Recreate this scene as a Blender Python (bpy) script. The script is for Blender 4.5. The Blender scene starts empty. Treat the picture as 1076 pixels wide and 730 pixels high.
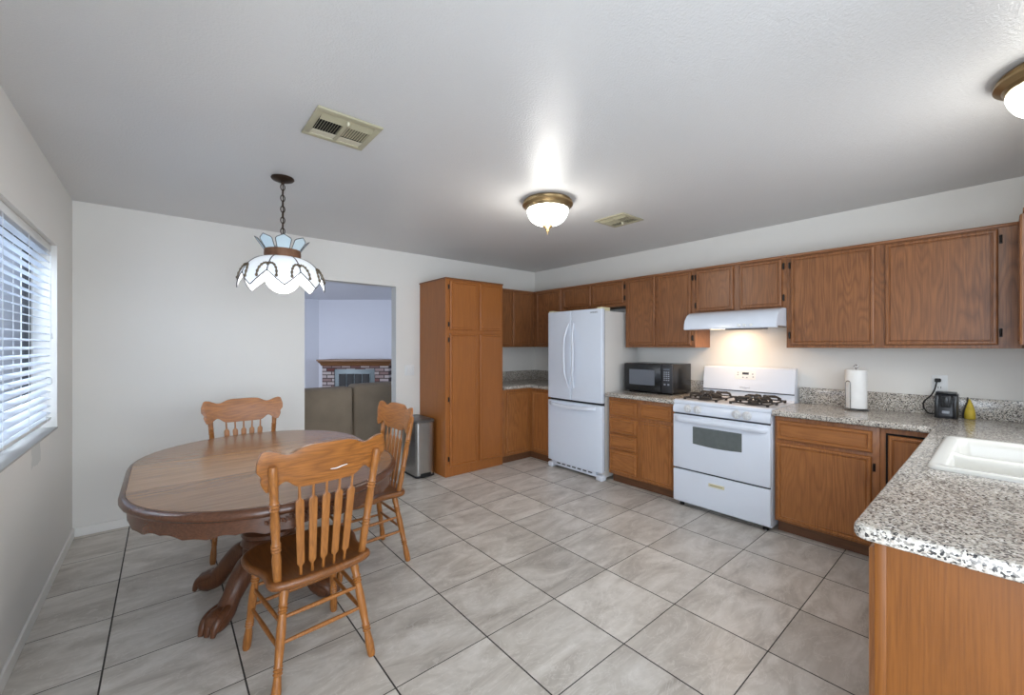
import bpy, bmesh, math, random
from mathutils import Vector, Matrix
PI = math.pi
R = math.radians
random.seed(7)
SC = bpy.context.scene
COL = SC.collection

# ------------------------------------------------------------------ camera, world, lights, exposure
TH = 0.70040
CAM_H = 1.3868
cam_d = bpy.data.cameras.new('camera')
cam = bpy.data.objects.new('camera', cam_d)
COL.objects.link(cam)
cam.location = (0, 0, CAM_H)
cam.rotation_euler = (PI / 2, 0, -TH)
cam_d.sensor_fit = 'HORIZONTAL'
cam_d.sensor_width = 36
cam_d.lens = 434.5292 * 36 / 1076
cam_d.shift_y = -1.762 / 1076
cam_d.clip_start = 0.02
SC.camera = cam

SC.view_settings.view_transform = 'Standard'
SC.view_settings.look = 'None'
SC.view_settings.gamma = 1
SC.view_settings.use_curve_mapping = False
SC.view_settings.exposure = 0.58

WORLD_COL = (0.60, 0.76, 1.0)
WORLD_STR = 2.0
world = bpy.data.worlds.new('sky')
SC.world = world
world.use_nodes = True
bg = world.node_tree.nodes['Background']
bg.inputs[0].default_value = (*WORLD_COL, 1)
bg.inputs[1].default_value = WORLD_STR


def area(name, loc, aim, sx, sy, power, col, spread=180):
    l = bpy.data.lights.new(name, 'AREA')
    l.shape = 'RECTANGLE'
    l.size, l.size_y = sx, sy
    l.energy = power
    l.color = col
    l.spread = R(spread)
    o = bpy.data.objects.new(name, l)
    COL.objects.link(o)
    o.location = loc
    o.rotation_euler = (Vector(aim) - Vector(loc)).to_track_quat('-Z', 'Y').to_euler()
    return o


XL_ = -0.504
# daylight through the dining window; the side, rear, sink and living fills are added, unseen
area('daylight_dining_window', (-2.0, 3.0, 2.9), (0.2, 3.0, 0.75), 1.6, 1.6, 96, (0.86, 0.93, 1.0))
area('added_fill_side', (XL_ - 0.02, -0.8, 1.05), (3.0, -0.2, 0.95), 1.9, 1.95, 47, (0.86, 0.93, 1.0))  # added to brighten the cabinet fronts and right wall
area('added_fill_rear', (0.45, -2.9, 1.15), (1.1, 4.0, 1.3), 1.7, 2.1, 38, (0.88, 0.94, 1.0))  # added lamp at an unseen opening behind the camera
area('added_fill_sink', (2.68, -0.45, 1.55), (2.6, 2.6, 0.2), 1.1, 0.85, 11, (0.90, 0.95, 1.0))  # added lamp at the unseen opening over the sink
area('added_fill_living', (-0.35, 7.6, 1.3), (4.0, 8.6, 0.5), 1.6, 1.4, 26, (0.80, 0.86, 1.0), 120)  # added to light the living room; no window is built there


# ------------------------------------------------------------------ materials
def lin(c):
    def f(v):
        v /= 255.0
        return v / 12.92 if v <= 0.04045 else ((v + 0.055) / 1.055) ** 2.4
    return (f(c[0]), f(c[1]), f(c[2]), 1)


class Nt:
    def __init__(self, name):
        self.m = bpy.data.materials.new(name)
        self.m.use_nodes = True
        self.t = self.m.node_tree
        self.b = self.t.nodes['Principled BSDF']

    def n(self, typ, **kw):
        nd = self.t.nodes.new(typ)
        for k, v in kw.items():
            if k.startswith('i_'):
                nd.inputs[k[2:].replace('_', ' ')].default_value = v
            else:
                setattr(nd, k, v)
        return nd

    def l(self, a, b):
        self.t.links.new(a, b)

    def math(self, op, a, b=None, c=None):
        nd = self.t.nodes.new('ShaderNodeMath')
        nd.operation = op
        for i, v in enumerate((a, b, c)):
            if v is None:
                continue
            if isinstance(v, (int, float)):
                nd.inputs[i].default_value = v
            else:
                self.l(v, nd.inputs[i])
        return nd.outputs[0]

    def mix(self, f, a, b, blend='MIX'):
        nd = self.t.nodes.new('ShaderNodeMix')
        nd.data_type = 'RGBA'
        nd.blend_type = blend
        if isinstance(f, (int, float)):
            nd.inputs[0].default_value = f
        else:
            self.l(f, nd.inputs[0])
        for s, v in ((6, a), (7, b)):
            if isinstance(v, tuple):
                nd.inputs[s].default_value = v
            else:
                self.l(v, nd.inputs[s])
        return nd.outputs[2]

    def ramp(self, fac, stops):
        nd = self.t.nodes.new('ShaderNodeValToRGB')
        el = nd.color_ramp.elements
        while len(el) < len(stops):
            el.new(0.5)
        for e, (p, c) in zip(el, stops):
            e.position = p
            e.color = c if len(c) == 4 else (*c, 1)
        self.l(fac, nd.inputs[0])
        return nd.outputs[0]

    def coords(self, kind='Object', scale=(1, 1, 1), loc=(0, 0, 0), rot=(0, 0, 0)):
        tc = self.n('ShaderNodeTexCoord')
        mp = self.n('ShaderNodeMapping')
        mp.inputs['Scale'].default_value = scale
        mp.inputs['Location'].default_value = loc
        mp.inputs['Rotation'].default_value = rot
        self.l(tc.outputs[kind], mp.inputs[0])
        return mp.outputs[0]

    def noise(self, v, scale, detail=3, rough=0.5, dist=0.0):
        nd = self.n('ShaderNodeTexNoise')
        nd.inputs['Scale'].default_value = scale
        nd.inputs['Detail'].default_value = detail
        nd.inputs['Roughness'].default_value = rough
        nd.inputs['Distortion'].default_value = dist
        self.l(v, nd.inputs['Vector'])
        return nd.outputs[0]

    def bump(self, h, strength, dist=0.01):
        nd = self.n('ShaderNodeBump')
        nd.inputs['Strength'].default_value = strength
        nd.inputs['Distance'].default_value = dist
        self.l(h, nd.inputs['Height'])
        self.l(nd.outputs[0], self.b.inputs['Normal'])

    def set(self, **kw):
        for k, v in kw.items():
            k = k.replace('_', ' ')
            if isinstance(v, (int, float, tuple)):
                self.b.inputs[k].default_value = v
            else:
                self.l(v, self.b.inputs[k])
        return self.m


def plain(name, c, rough=0.5, metal=0.0, var=0.04, scale=8, bump=0.0, **kw):
    t = Nt(name)
    v = t.coords()
    nz = t.noise(v, scale, 3)
    base = lin(c)
    lo = tuple(x * (1 - var) for x in base[:3]) + (1,)
    hi = tuple(min(1, x * (1 + var)) for x in base[:3]) + (1,)
    t.set(Base_Color=t.mix(nz, lo, hi), Roughness=rough, Metallic=metal, **kw)
    if bump:
        t.bump(t.noise(v, scale * 12, 3), bump, 0.003)
    return t.m


def oak(name, base, dark, axis='Z', rough=0.36, ring=0.45, freq=14, coat=0.0, spec=0.45, pore=0.5, size=5.0):
    t = Nt(name)
    s = {'X': (0.13, 1, 1), 'Y': (1, 0.13, 1), 'Z': (1, 1, 0.13)}[axis]
    s2 = {'X': (0.03, 1, 1), 'Y': (1, 0.03, 1), 'Z': (1, 1, 0.03)}[axis]
    v = t.coords('Object', s)
    n1 = t.noise(v, size, 2, 0.45, 0.2)
    pp = t.math('PINGPONG', t.math('MULTIPLY', n1, freq), 0.5)
    rg = t.math('POWER', t.math('MULTIPLY', pp, 2.0), 1.6)
    v2 = t.coords('Object', s2)
    n2 = t.noise(v2, 170, 3, 0.6)
    n2r = t.ramp(n2, [(0.42, (0, 0, 0)), (0.62, (1, 1, 1))])
    n3 = t.noise(t.coords('Object', s), 2.2, 3)
    c = t.mix(t.math('MULTIPLY', rg, ring), lin(base), lin(dark))
    c = t.mix(t.math('MULTIPLY', n2r, pore), c, lin(dark))
    b2 = tuple(x * 0.80 for x in lin(base)[:3]) + (1,)
    c = t.mix(t.math('MULTIPLY', t.ramp(n3, [(0.35, (0, 0, 0)), (0.7, (1, 1, 1))]), 0.5), c, b2)
    t.set(Base_Color=c, Roughness=rough, Specular_IOR_Level=spec, Coat_Weight=coat, Coat_Roughness=0.2)
    t.bump(n2, 0.06, 0.002)
    return t.m


def granite():
    t = Nt('speckled_granite')
    v = t.coords()
    w = t.n('ShaderNodeMapping')
    n0 = t.n('ShaderNodeTexNoise')
    n0.inputs['Scale'].default_value = 60
    t.l(v, n0.inputs['Vector'])
    vd = t.n('ShaderNodeVectorMath', operation='MULTIPLY_ADD')
    t.l(n0.outputs['Color'], vd.inputs[0])
    vd.inputs[1].default_value = (0.008, 0.008, 0.008)
    t.l(v, vd.inputs[2])
    vo = t.n('ShaderNodeTexVoronoi')
    vo.inputs['Scale'].default_value = 190
    t.l(vd.outputs[0], vo.inputs['Vector'])
    sep = t.n('ShaderNodeSeparateColor')
    t.l(vo.outputs['Color'], sep.inputs[0])
    c = t.ramp(sep.outputs[0], [(0.0, lin((52, 51, 52))), (0.12, lin((66, 64, 63))), (0.16, lin((122, 118, 113))),
                                (0.36, lin((150, 144, 136))), (0.43, lin((188, 182, 171))), (0.74, lin((206, 200, 189))),
                                (0.80, lin((172, 160, 147))), (1.0, lin((230, 227, 221)))])
    n2 = t.noise(v, 14, 3)
    c = t.mix(t.math('MULTIPLY', t.ramp(n2, [(0.4, (0, 0, 0)), (0.65, (1, 1, 1))]), 0.28), c, lin((112, 104, 97)))
    t.set(Base_Color=c, Roughness=0.16, Specular_IOR_Level=0.5)
    return t.m


def tile_floor():
    t = Nt('grey_marbled_tile')
    tc = t.n('ShaderNodeTexCoord')
    sp = t.n('ShaderNodeSeparateXYZ')
    t.l(tc.outputs['Object'], sp.inputs[0])
    SX, SY, OX, OY = 0.4596, 0.4489, 1.1799, 2.0339
    u = t.math('DIVIDE', t.math('SUBTRACT', sp.outputs[0], OX), SX)
    w = t.math('DIVIDE', t.math('SUBTRACT', sp.outputs[1], OY), SY)
    fu, fw = t.math('FLOOR', u), t.math('FLOOR', w)

    def edge(x, size):
        fr = t.math('FRACT', x)
        d = t.math('MINIMUM', fr, t.math('SUBTRACT', 1.0, fr))
        return t.math('MULTIPLY', d, size)
    du, dw = edge(u, SX), edge(w, SY)
    gu = t.math('LESS_THAN', du, 0.0034)
    gw = t.math('LESS_THAN', dw, 0.0024)
    grout = t.math('MAXIMUM', gu, gw)
    cell = t.n('ShaderNodeCombineXYZ')
    t.l(fu, cell.inputs[0])
    t.l(fw, cell.inputs[1])
    wn = t.n('ShaderNodeTexWhiteNoise', noise_dimensions='3D')
    t.l(cell.outputs[0], wn.inputs['Vector'])
    off = t.n('ShaderNodeVectorMath', operation='MULTIPLY_ADD')
    t.l(wn.outputs['Color'], off.inputs[0])
    off.inputs[1].default_value = (7, 7, 7)
    t.l(tc.outputs['Object'], off.inputs[2])
    mp = t.n('ShaderNodeMapping')
    mp.inputs['Rotation'].default_value = (0, 0, 0.6)
    mp.inputs['Scale'].default_value = (1, 2.6, 1)
    t.l(off.outputs[0], mp.inputs[0])
    n1 = t.noise(mp.outputs[0], 2.6, 6, 0.62, 0.9)
    n2 = t.noise(off.outputs[0], 26, 4, 0.65)
    c = t.ramp(n1, [(0.28, lin((164, 156, 146))), (0.45, lin((194, 187, 177))), (0.58, lin((212, 206, 197))), (0.75, lin((230, 225, 218)))])
    c = t.mix(t.math('MULTIPLY', n2, 0.35), c, lin((152, 146, 140)))
    vein = t.noise(mp.outputs[0], 3.4, 5, 0.6, 1.6)
    vm = t.ramp(t.math('ABSOLUTE', t.math('SUBTRACT', vein, 0.5)), [(0.0, (1, 1, 1)), (0.02, (0, 0, 0))])
    c = t.mix(t.math('MULTIPLY', vm, 0.35), c, lin((226, 222, 216)))
    tone = t.math('MULTIPLY_ADD', wn.outputs['Value'], 0.16, 0.92)
    hs = t.n('ShaderNodeHueSaturation')
    t.l(c, hs.inputs['Color'])
    t.l(tone, hs.inputs['Value'])
    c = t.mix(grout, hs.outputs[0], lin((50, 46, 43)))
    rough = t.math('MULTIPLY_ADD', grout, 0.4, 0.34)
    t.set(Base_Color=c, Roughness=rough, Specular_IOR_Level=0.4)
    t.bump(t.math('SUBTRACT', 1.0, grout), 0.25, 0.002)
    return t.m


def brick_mat():
    t = Nt('whitewashed_brick')
    tc = t.n('ShaderNodeTexCoord')
    sp = t.n('ShaderNodeSeparateXYZ')
    t.l(tc.outputs['Object'], sp.inputs[0])
    cb = t.n('ShaderNodeCombineXYZ')
    t.l(sp.outputs[0], cb.inputs[0])
    t.l(sp.outputs[2], cb.inputs[1])
    br = t.n('ShaderNodeTexBrick')
    br.inputs['Scale'].default_value = 1.0
    br.inputs['Brick Width'].default_value = 0.21
    br.inputs['Row Height'].default_value = 0.075
    br.inputs['Mortar Size'].default_value = 0.010
    br.inputs['Color1'].default_value = lin((98, 52, 46))
    br.inputs['Color2'].default_value = lin((192, 182, 178))
    br.inputs['Mortar'].default_value = lin((66, 52, 50))
    br.inputs['Bias'].default_value = -0.1
    t.l(cb.outputs[0], br.inputs['Vector'])
    t.set(Base_Color=br.outputs['Color'], Roughness=0.85)
    return t.m


def emit(name, c, strength, rough=0.3):
    t = Nt(name)
    t.set(Base_Color=(0.9, 0.9, 0.9, 1), Roughness=rough, Emission_Color=(*c, 1), Emission_Strength=strength)
    return t.m


def wall_paint(name, c, rough=0.6, bscale=55, bstr=0.12, spec=0.3):
    t = Nt(name)
    v = t.coords()
    nz = t.noise(v, 1.6, 3)
    b = lin(c)
    t.set(Base_Color=t.mix(nz, tuple(x * 0.97 for x in b[:3]) + (1,), tuple(min(1, x * 1.03) for x in b[:3]) + (1,)),
          Roughness=rough, Specular_IOR_Level=spec)
    t.bump(t.noise(v, bscale, 4, 0.6), bstr, 0.004)
    return t.m


M = {}
M['wall'] = wall_paint('white_wall_paint', (222, 220, 215))


def patched_wall():
    t = Nt('white_wall_paint_with_patch')
    v = t.coords()
    sp = t.n('ShaderNodeSeparateXYZ')
    t.l(v, sp.inputs[0])
    wob = t.math('MULTIPLY_ADD', t.noise(v, 9, 3), 0.10, -0.05)

    def inside(o, c, h):
        d = t.math('ABSOLUTE', t.math('SUBTRACT', t.math('ADD', o, wob), c))
        return t.math('LESS_THAN', d, h)
    m = t.math('MULTIPLY', inside(sp.outputs[1], 3.22, 0.10), inside(sp.outputs[2], 0.86, 0.10))
    base = t.mix(t.noise(v, 1.6, 3), lin((219, 217, 212)), lin((224, 222, 217)))
    t.set(Base_Color=t.mix(m, base, lin((202, 203, 199))), Roughness=0.6, Specular_IOR_Level=0.3)
    t.bump(t.noise(v, 55, 4, 0.6), 0.12, 0.004)
    return t.m


M['wall_patch'] = patched_wall()
M['ceiling'] = wall_paint('textured_ceiling_paint', (205, 204, 203), rough=0.30, bscale=105, bstr=0.6, spec=0.5)
M['lav_wall'] = wall_paint('lilac_wall_paint', (214, 214, 220))
M['trim'] = plain('white_trim_paint', (228, 227, 223), 0.4)
M['sill'] = plain('greyed_sill_paint', (168, 167, 165), 0.6)  # sill trim greyed in the colour to offset the window lamp
M['tile'] = tile_floor()
M['carpet'] = plain('grey_carpet', (150, 143, 135), 0.95, scale=60, var=0.15, bump=0.4)
M['granite'] = granite()
M['oak_up'] = oak('brown_oak_upright', (145, 95, 57), (80, 45, 25), 'Z', ring=0.5, freq=20, size=6.5)
M['oak_up_h'] = oak('brown_oak_level', (150, 100, 62), (88, 50, 28), 'Y', ring=0.3)
M['oak_lo'] = oak('amber_oak_upright', (165, 106, 56), (104, 60, 29), 'Z', freq=18, size=6)
M['oak_lo_h'] = oak('amber_oak_level', (168, 108, 57), (106, 62, 30), 'Y', ring=0.35, freq=18)
M['oak_pan'] = oak('amber_birch_upright', (162, 99, 46), (120, 70, 32), 'Z', ring=0.2, freq=8, pore=0.3)
M['oak_end'] = oak('darkened_oak_end_panel', (124, 74, 27), (84, 46, 16), 'Z', ring=0.2, freq=8, pore=0.5, spec=0.3)  # cabinet oak darkened in the colour, offsetting the close side lamp
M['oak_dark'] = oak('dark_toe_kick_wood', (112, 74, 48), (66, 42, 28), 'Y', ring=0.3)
M['chair'] = oak('honey_oak', (168, 108, 52), (92, 54, 24), 'Z', rough=0.3, ring=0.4, size=12)
M['chair_h'] = oak('honey_oak_level', (164, 103, 47), (90, 52, 22), 'X', rough=0.3, ring=0.55, size=9, freq=18)
M['seat'] = oak('worn_brown_seat_wood', (138, 86, 44), (74, 42, 20), 'Y', rough=0.28, ring=0.4, size=6)
M['top'] = oak('brown_table_top_wood', (142, 106, 76), (92, 66, 46), 'X', rough=0.22, ring=0.4, freq=10, size=6, spec=0.6)  # brown grain, paler than the rim wood
M['leaf'] = oak('brown_table_leaf_wood', (154, 118, 85), (108, 80, 56), 'X', rough=0.22, ring=0.35, freq=9, size=5, spec=0.6)  # lightest brown of the table woods
M['rim'] = oak('dark_table_rim_wood', (96, 60, 40), (50, 30, 20), 'X', rough=0.25, ring=0.35, size=8, spec=0.6)
M['carved'] = oak('dark_carved_wood', (104, 64, 40), (52, 30, 20), 'Z', rough=0.32, ring=0.5, size=12)
M['white'] = plain('white_enamel', (214, 220, 230), 0.22, var=0.01)
M['fridge'] = plain('white_fridge_enamel', (214, 222, 234), 0.3, var=0.01, bump=0.02)
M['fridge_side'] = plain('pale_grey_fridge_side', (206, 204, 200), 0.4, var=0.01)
M['white_pl'] = plain('white_plastic', (222, 224, 224), 0.35, var=0.01)
M['knob'] = plain('off_white_knob_plastic', (204, 205, 206), 0.35, var=0.01)
M['sink'] = plain('white_sink_enamel', (206, 204, 197), 0.2, var=0.01)
M['black'] = plain('black_gloss_plastic', (24, 25, 27), 0.25)
M['black_matt'] = plain('black_rubber', (22, 21, 21), 0.6)
M['charcoal'] = plain('charcoal_plastic', (44, 45, 49), 0.35)
M['iron'] = plain('black_cast_iron', (40, 36, 34), 0.55, bump=0.1, scale=14)
M['hinge'] = plain('black_hinge_metal', (26, 22, 20), 0.4, metal=0.4)
M['steel'] = plain('brushed_stainless', (178, 177, 174), 0.27, metal=1.0, var=0.05, scale=20)
M['steel_dark'] = plain('dark_lid_steel', (120, 120, 120), 0.35, metal=0.9)
M['chrome'] = plain('chrome_wire', (190, 190, 190), 0.15, metal=1.0)
M['grey_lit'] = plain('grey_lettering', (150, 154, 162), 0.5)
M['mw_glass'] = plain('grey_microwave_window', (100, 104, 112), 0.22)
M['oven_glass'] = plain('smoky_oven_glass', (98, 104, 103), 0.12, scale=25, var=0.2)
M['ivory'] = plain('ivory_pull_plastic', (214, 206, 170), 0.4)
M['vent'] = plain('cream_vent_metal', (170, 164, 138), 0.45)
M['vent_pale'] = plain('pale_vent_metal', (205, 199, 176), 0.45)
M['dark'] = plain('dark_void_duct', (14, 13, 12), 0.9)
M['bronze'] = plain('aged_bronze', (62, 48, 38), 0.45, metal=0.7, scale=30, var=0.3)
M['bronze_band'] = plain('mottled_bronze_band', (118, 84, 62), 0.5, metal=0.5, scale=60, var=0.45)
M['nickel'] = plain('antique_brass', (150, 128, 92), 0.32, metal=0.9)
M['paper'] = plain('white_paper_towel', (232, 231, 228), 0.9, scale=30, bump=0.2)
M['yellow'] = plain('yellow_pouch_cloth', (196, 170, 52), 0.6, scale=40, var=0.35)
M['suede'] = plain('brown_microfibre', (150, 134, 114), 0.9, scale=5, var=0.25)
M['mantel'] = oak('mantel_oak', (126, 86, 52), (78, 48, 28), 'X', rough=0.4)
M['brick'] = brick_mat()
M['grey_metal'] = plain('grey_fireplace_metal', (112, 122, 124), 0.45, metal=0.3)
M['frame_dark'] = plain('dark_bronze_window_frame', (44, 44, 48), 0.5)
M['fence'] = plain('pale_vinyl_fence', (236, 239, 244), 0.6)
M['ground'] = plain('pale_gravel_ground', (170, 165, 158), 0.9, scale=30, var=0.2)


def slat_mat():
    t = Nt('white_blind_slat')
    t.set(Base_Color=lin((232, 236, 242)), Roughness=0.4)
    tr = t.n('ShaderNodeBsdfTranslucent')
    tr.inputs[0].default_value = (0.8, 0.88, 1.0, 1)
    mx = t.n('ShaderNodeMixShader')
    mx.inputs[0].default_value = 0.25
    out = t.t.nodes['Material Output']
    t.l(t.b.outputs[0], mx.inputs[1])
    t.l(tr.outputs[0], mx.inputs[2])
    t.l(mx.outputs[0], out.inputs[0])
    return t.m


M['slat'] = slat_mat()
gl = Nt('clear_window_glass')
M['glass'] = gl.set(Base_Color=(0.95, 0.98, 1, 1), Roughness=0.0, Transmission_Weight=1.0, IOR=1.02)
M['bulb'] = emit('glowing_globe', (1.0, 0.98, 0.94), 3.0)


def bowl_mat():
    t = Nt('glowing_swirl_glass_bowl')
    tc = t.n('ShaderNodeTexCoord')
    g = t.n('ShaderNodeTexGradient', gradient_type='RADIAL')
    t.l(tc.outputs['Object'], g.inputs[0])
    sp = t.n('ShaderNodeSeparateXYZ')
    t.l(tc.outputs['Object'], sp.inputs[0])
    w = t.math('SINE', t.math('MULTIPLY_ADD', g.outputs[1], 2 * PI * 14, t.math('MULTIPLY', sp.outputs[2], 30.0)))
    f = t.math('MULTIPLY_ADD', w, 0.5, 0.5)
    col = t.mix(f, (0.80, 0.95, 0.86, 1), (1.0, 1.0, 0.97, 1))
    st = t.math('MULTIPLY_ADD', f, 3.0, 1.0)
    t.set(Base_Color=(0.9, 0.93, 0.9, 1), Roughness=0.2, Emission_Color=col, Emission_Strength=st)
    return t.m


M['bowl'] = bowl_mat()
M['lcd'] = plain('dark_clock_display', (58, 62, 70), 0.2)
M['hood_lamp'] = emit('warm_hood_lens', (1.0, 0.78, 0.48), 4.0)


def stained(name, c, em):
    t = Nt(name)
    nz = t.noise(t.coords(), 9, 3)
    b = lin(c)
    t.set(Base_Color=t.mix(nz, tuple(x * 0.85 for x in b[:3]) + (1,), b), Roughness=0.25, Emission_Color=(*b[:3], 1), Emission_Strength=em)
    return t.m


M['shade'] = stained('white_lit_art_glass', (236, 240, 244), 0.30)
M['filigree'] = plain('dull_brass_filigree', (112, 100, 82), 0.5, metal=0.3, scale=60, var=0.3)
M['lead'] = plain('grey_lead_came', (88, 88, 90), 0.5, metal=0.3)
M['petal'] = stained('pale_blue_art_glass', (196, 214, 222), 0.05)


# ------------------------------------------------------------------ mesh helpers
def BM():
    return bmesh.new()


def add_box(bm, lo, hi, bevel=0.0, seg=2, mat=None):
    lo, hi = Vector(lo), Vector(hi)
    c, s = (lo + hi) / 2, hi - lo
    mt = Matrix.Translation(c) @ Matrix.Diagonal((abs(s.x), abs(s.y), abs(s.z), 1))
    if mat is not None:
        mt = mat @ mt
    vs = bmesh.ops.create_cube(bm, size=1.0, matrix=mt)['verts']
    if bevel > 0:
        es = list({e for v in vs for e in v.link_edges})
        bmesh.ops.bevel(bm, geom=es, offset=bevel, segments=seg, affect='EDGES', profile=0.5)


def add_rings(bm, rings, closed_ends=True, wrap=False):
    """skin equal-length rings of points"""
    vr = [[bm.verts.new(p) for p in ring] for ring in rings]
    n = len(vr[0])
    k = len(vr)
    for i in range(k if wrap else k - 1):
        a, b = vr[i], vr[(i + 1) % k]
        for j in range(n):
            bm.faces.new((a[j], a[(j + 1) % n], b[(j + 1) % n], b[j]))
    if closed_ends and not wrap:
        bm.faces.new(list(reversed(vr[0])))
        bm.faces.new(vr[-1])
    return vr


def add_lathe(bm, prof, center=(0, 0, 0), seg=24, axis='Z', caps=True, wrap=False):
    c = Vector(center)
    rings = []
    for r, z in prof:
        ring = []
        for j in range(seg):
            a = 2 * PI * j / seg
            x, y = r * math.cos(a), r * math.sin(a)
            p = {'Z': (x, y, z), 'X': (z, x, y), 'Y': (y, z, x)}[axis]
            ring.append(c + Vector(p))
        rings.append(ring)
    add_rings(bm, rings, caps, wrap)


def frames(pts):
    pts = [Vector(p) for p in pts]
    out = []
    up = None
    for i, p in enumerate(pts):
        if i == 0:
            d = pts[1] - p
        elif i == len(pts) - 1:
            d = p - pts[i - 1]
        else:
            d = pts[i + 1] - pts[i - 1]
        d.normalize()
        if up is None:
            up = Vector((0, 0, 1)) if abs(d.z) < 0.9 else Vector((1, 0, 0))
        s = d.cross(up)
        if s.length < 1e-6:
            s = d.orthogonal()
        s.normalize()
        up = s.cross(d).normalized()
        out.append((p, s, up))
    return out


def add_tube(bm, pts, r, seg=8, caps=True, flat=1.0):
    rs = r if isinstance(r, (list, tuple)) else [r] * len(pts)
    rings = []
    for (p, s, u), rr in zip(frames(pts), rs):
        rings.append([p + s * (rr * math.cos(2 * PI * j / seg)) + u * (rr * flat * math.sin(2 * PI * j / seg)) for j in range(seg)])
    add_rings(bm, rings, caps)


def add_turned(bm, p0, p1, prof, seg=14):
    p0, p1 = Vector(p0), Vector(p1)
    d = (p1 - p0)
    n = d.normalized()
    s = n.orthogonal().normalized()
    u = n.cross(s)
    rings = []
    for t, r in prof:
        c = p0 + d * t
        rings.append([c + s * (r * math.cos(2 * PI * j / seg)) + u * (r * math.sin(2 * PI * j / seg)) for j in range(seg)])
    add_rings(bm, rings)


def add_torus(bm, c, R_, r, axis1, axis2, seg=24, rs=8, sy=1.0):
    a1, a2 = Vector(axis1).normalized(), Vector(axis2).normalized()
    n = a1.cross(a2)
    rings = []
    for i in range(seg):
        a = 2 * PI * i / seg
        d = a1 * math.cos(a) + a2 * math.sin(a)
        p = Vector(c) + a1 * (R_ * math.cos(a)) + a2 * (R_ * sy * math.sin(a))
        rings.append([p + d * (r * math.cos(2 * PI * j / rs)) + n * (r * math.sin(2 * PI * j / rs)) for j in range(rs)])
    add_rings(bm, rings, False, True)


def add_prism(bm, outline, fn, d0, d1):
    """outline: 2D points; fn(u, v, d) -> 3D"""
    a = [bm.verts.new(fn(u, v, d0)) for u, v in outline]
    b = [bm.verts.new(fn(u, v, d1)) for u, v in outline]
    n = len(a)
    for j in range(n):
        bm.faces.new((a[j], a[(j + 1) % n], b[(j + 1) % n], b[j]))
    bm.faces.new(list(reversed(a)))
    bm.faces.new(b)


def spline(pts, n=8, closed=True):
    out = []
    P = [Vector(p) for p in pts]
    k = len(P)
    for i in range(k if closed else k - 1):
        if closed:
            p0, p1, p2, p3 = P[(i - 1) % k], P[i], P[(i + 1) % k], P[(i + 2) % k]
        else:
            p0, p1, p2, p3 = P[max(i - 1, 0)], P[i], P[i + 1], P[min(i + 2, k - 1)]
        for j in range(n):
            t = j / n
            out.append(0.5 * ((2 * p1) + (p2 - p0) * t + (2 * p0 - 5 * p1 + 4 * p2 - p3) * t * t + (3 * p1 - p0 - 3 * p2 + p3) * t ** 3))
    if not closed:
        out.append(P[-1])
    return out


def local_matrix(o):
    m = o.matrix_basis.copy()
    while o.parent is not None:
        o = o.parent
        m = o.matrix_basis @ m
    return m


def obj(name, bm, mat, parent=None, world=True, smooth=35, **props):
    """one mesh object; vertices given in world coordinates unless world=False"""
    bmesh.ops.recalc_face_normals(bm, faces=bm.faces[:])
    me = bpy.data.meshes.new(name)
    bm.to_mesh(me)
    bm.free()
    me.materials.append(mat)
    o = bpy.data.objects.new(name, me)
    COL.objects.link(o)
    if parent is not None:
        if world:
            me.transform(local_matrix(parent).inverted())
        o.parent = parent
    if smooth:
        me.polygons.foreach_set('use_smooth', [True] * len(me.polygons))
        me.set_sharp_from_angle(angle=R(smooth))
    for k, v in props.items():
        o[k] = v
    return o


def thing(name, label, cat, loc=(0, 0, 0), rotz=0.0, group=None):
    o = bpy.data.objects.new(name, None)
    COL.objects.link(o)
    o.empty_display_size = 0.1
    o.location = loc
    o.rotation_euler = (0, 0, rotz)
    o['label'] = label
    o['category'] = cat
    if group:
        o['group'] = group
    return o


def struct(name, bm, mat, parent=None, smooth=0):
    o = obj(name, bm, mat, parent, smooth=smooth)
    if parent is None:
        o['kind'] = 'structure'
    return o


def boxes(*bs, bevel=0.0):
    bm = BM()
    for lo, hi in bs:
        add_box(bm, lo, hi, bevel)
    return bm


def dup(root, loc, rotz, label, group=None):
    r = root.copy()
    COL.objects.link(r)
    r.location = loc
    r.rotation_euler = (0, 0, rotz)
    r['label'] = label
    if group:
        r['group'] = group
    for ch in list(root.children):
        c = ch.copy()
        COL.objects.link(c)
        c.parent = r
        for g in list(ch.children):
            d = g.copy()
            COL.objects.link(d)
            d.parent = c
    return r


def text_mesh(name, body, size, mat, origin, xdir, ydir, parent, depth=0.0006):
    cu = bpy.data.curves.new(name, 'FONT')
    cu.body = body
    cu.size = size
    cu.extrude = depth
    cu.align_x = 'CENTER'
    cu.align_y = 'CENTER'
    tmp = bpy.data.objects.new(name + '_source', cu)
    COL.objects.link(tmp)
    dg = bpy.context.evaluated_depsgraph_get()
    me = bpy.data.meshes.new_from_object(tmp.evaluated_get(dg))
    bpy.data.objects.remove(tmp)
    bpy.data.curves.remove(cu)
    x, y = Vector(xdir).normalized(), Vector(ydir).normalized()
    z = x.cross(y)
    m = Matrix((x, y, z)).transposed().to_4x4()
    m.translation = Vector(origin)
    me.transform(m)
    me.transform(local_matrix(parent).inverted())
    me.materials.clear()
    me.materials.append(mat)
    o = bpy.data.objects.new(name, me)
    COL.objects.link(o)
    o.parent = parent
    return o


# ------------------------------------------------------------------ room
XL, XR, YB, H = -0.504, 4.086, 4.340, 2.44
YF = -0.385                      # wall behind the sink
OX0, OX1, OZ = 1.041, 1.975, 2.045   # opening to the living room
WY0, WY1, WZ0, WZ1 = 2.15, 3.78, 0.875, 2.005   # dining window hole

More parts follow.
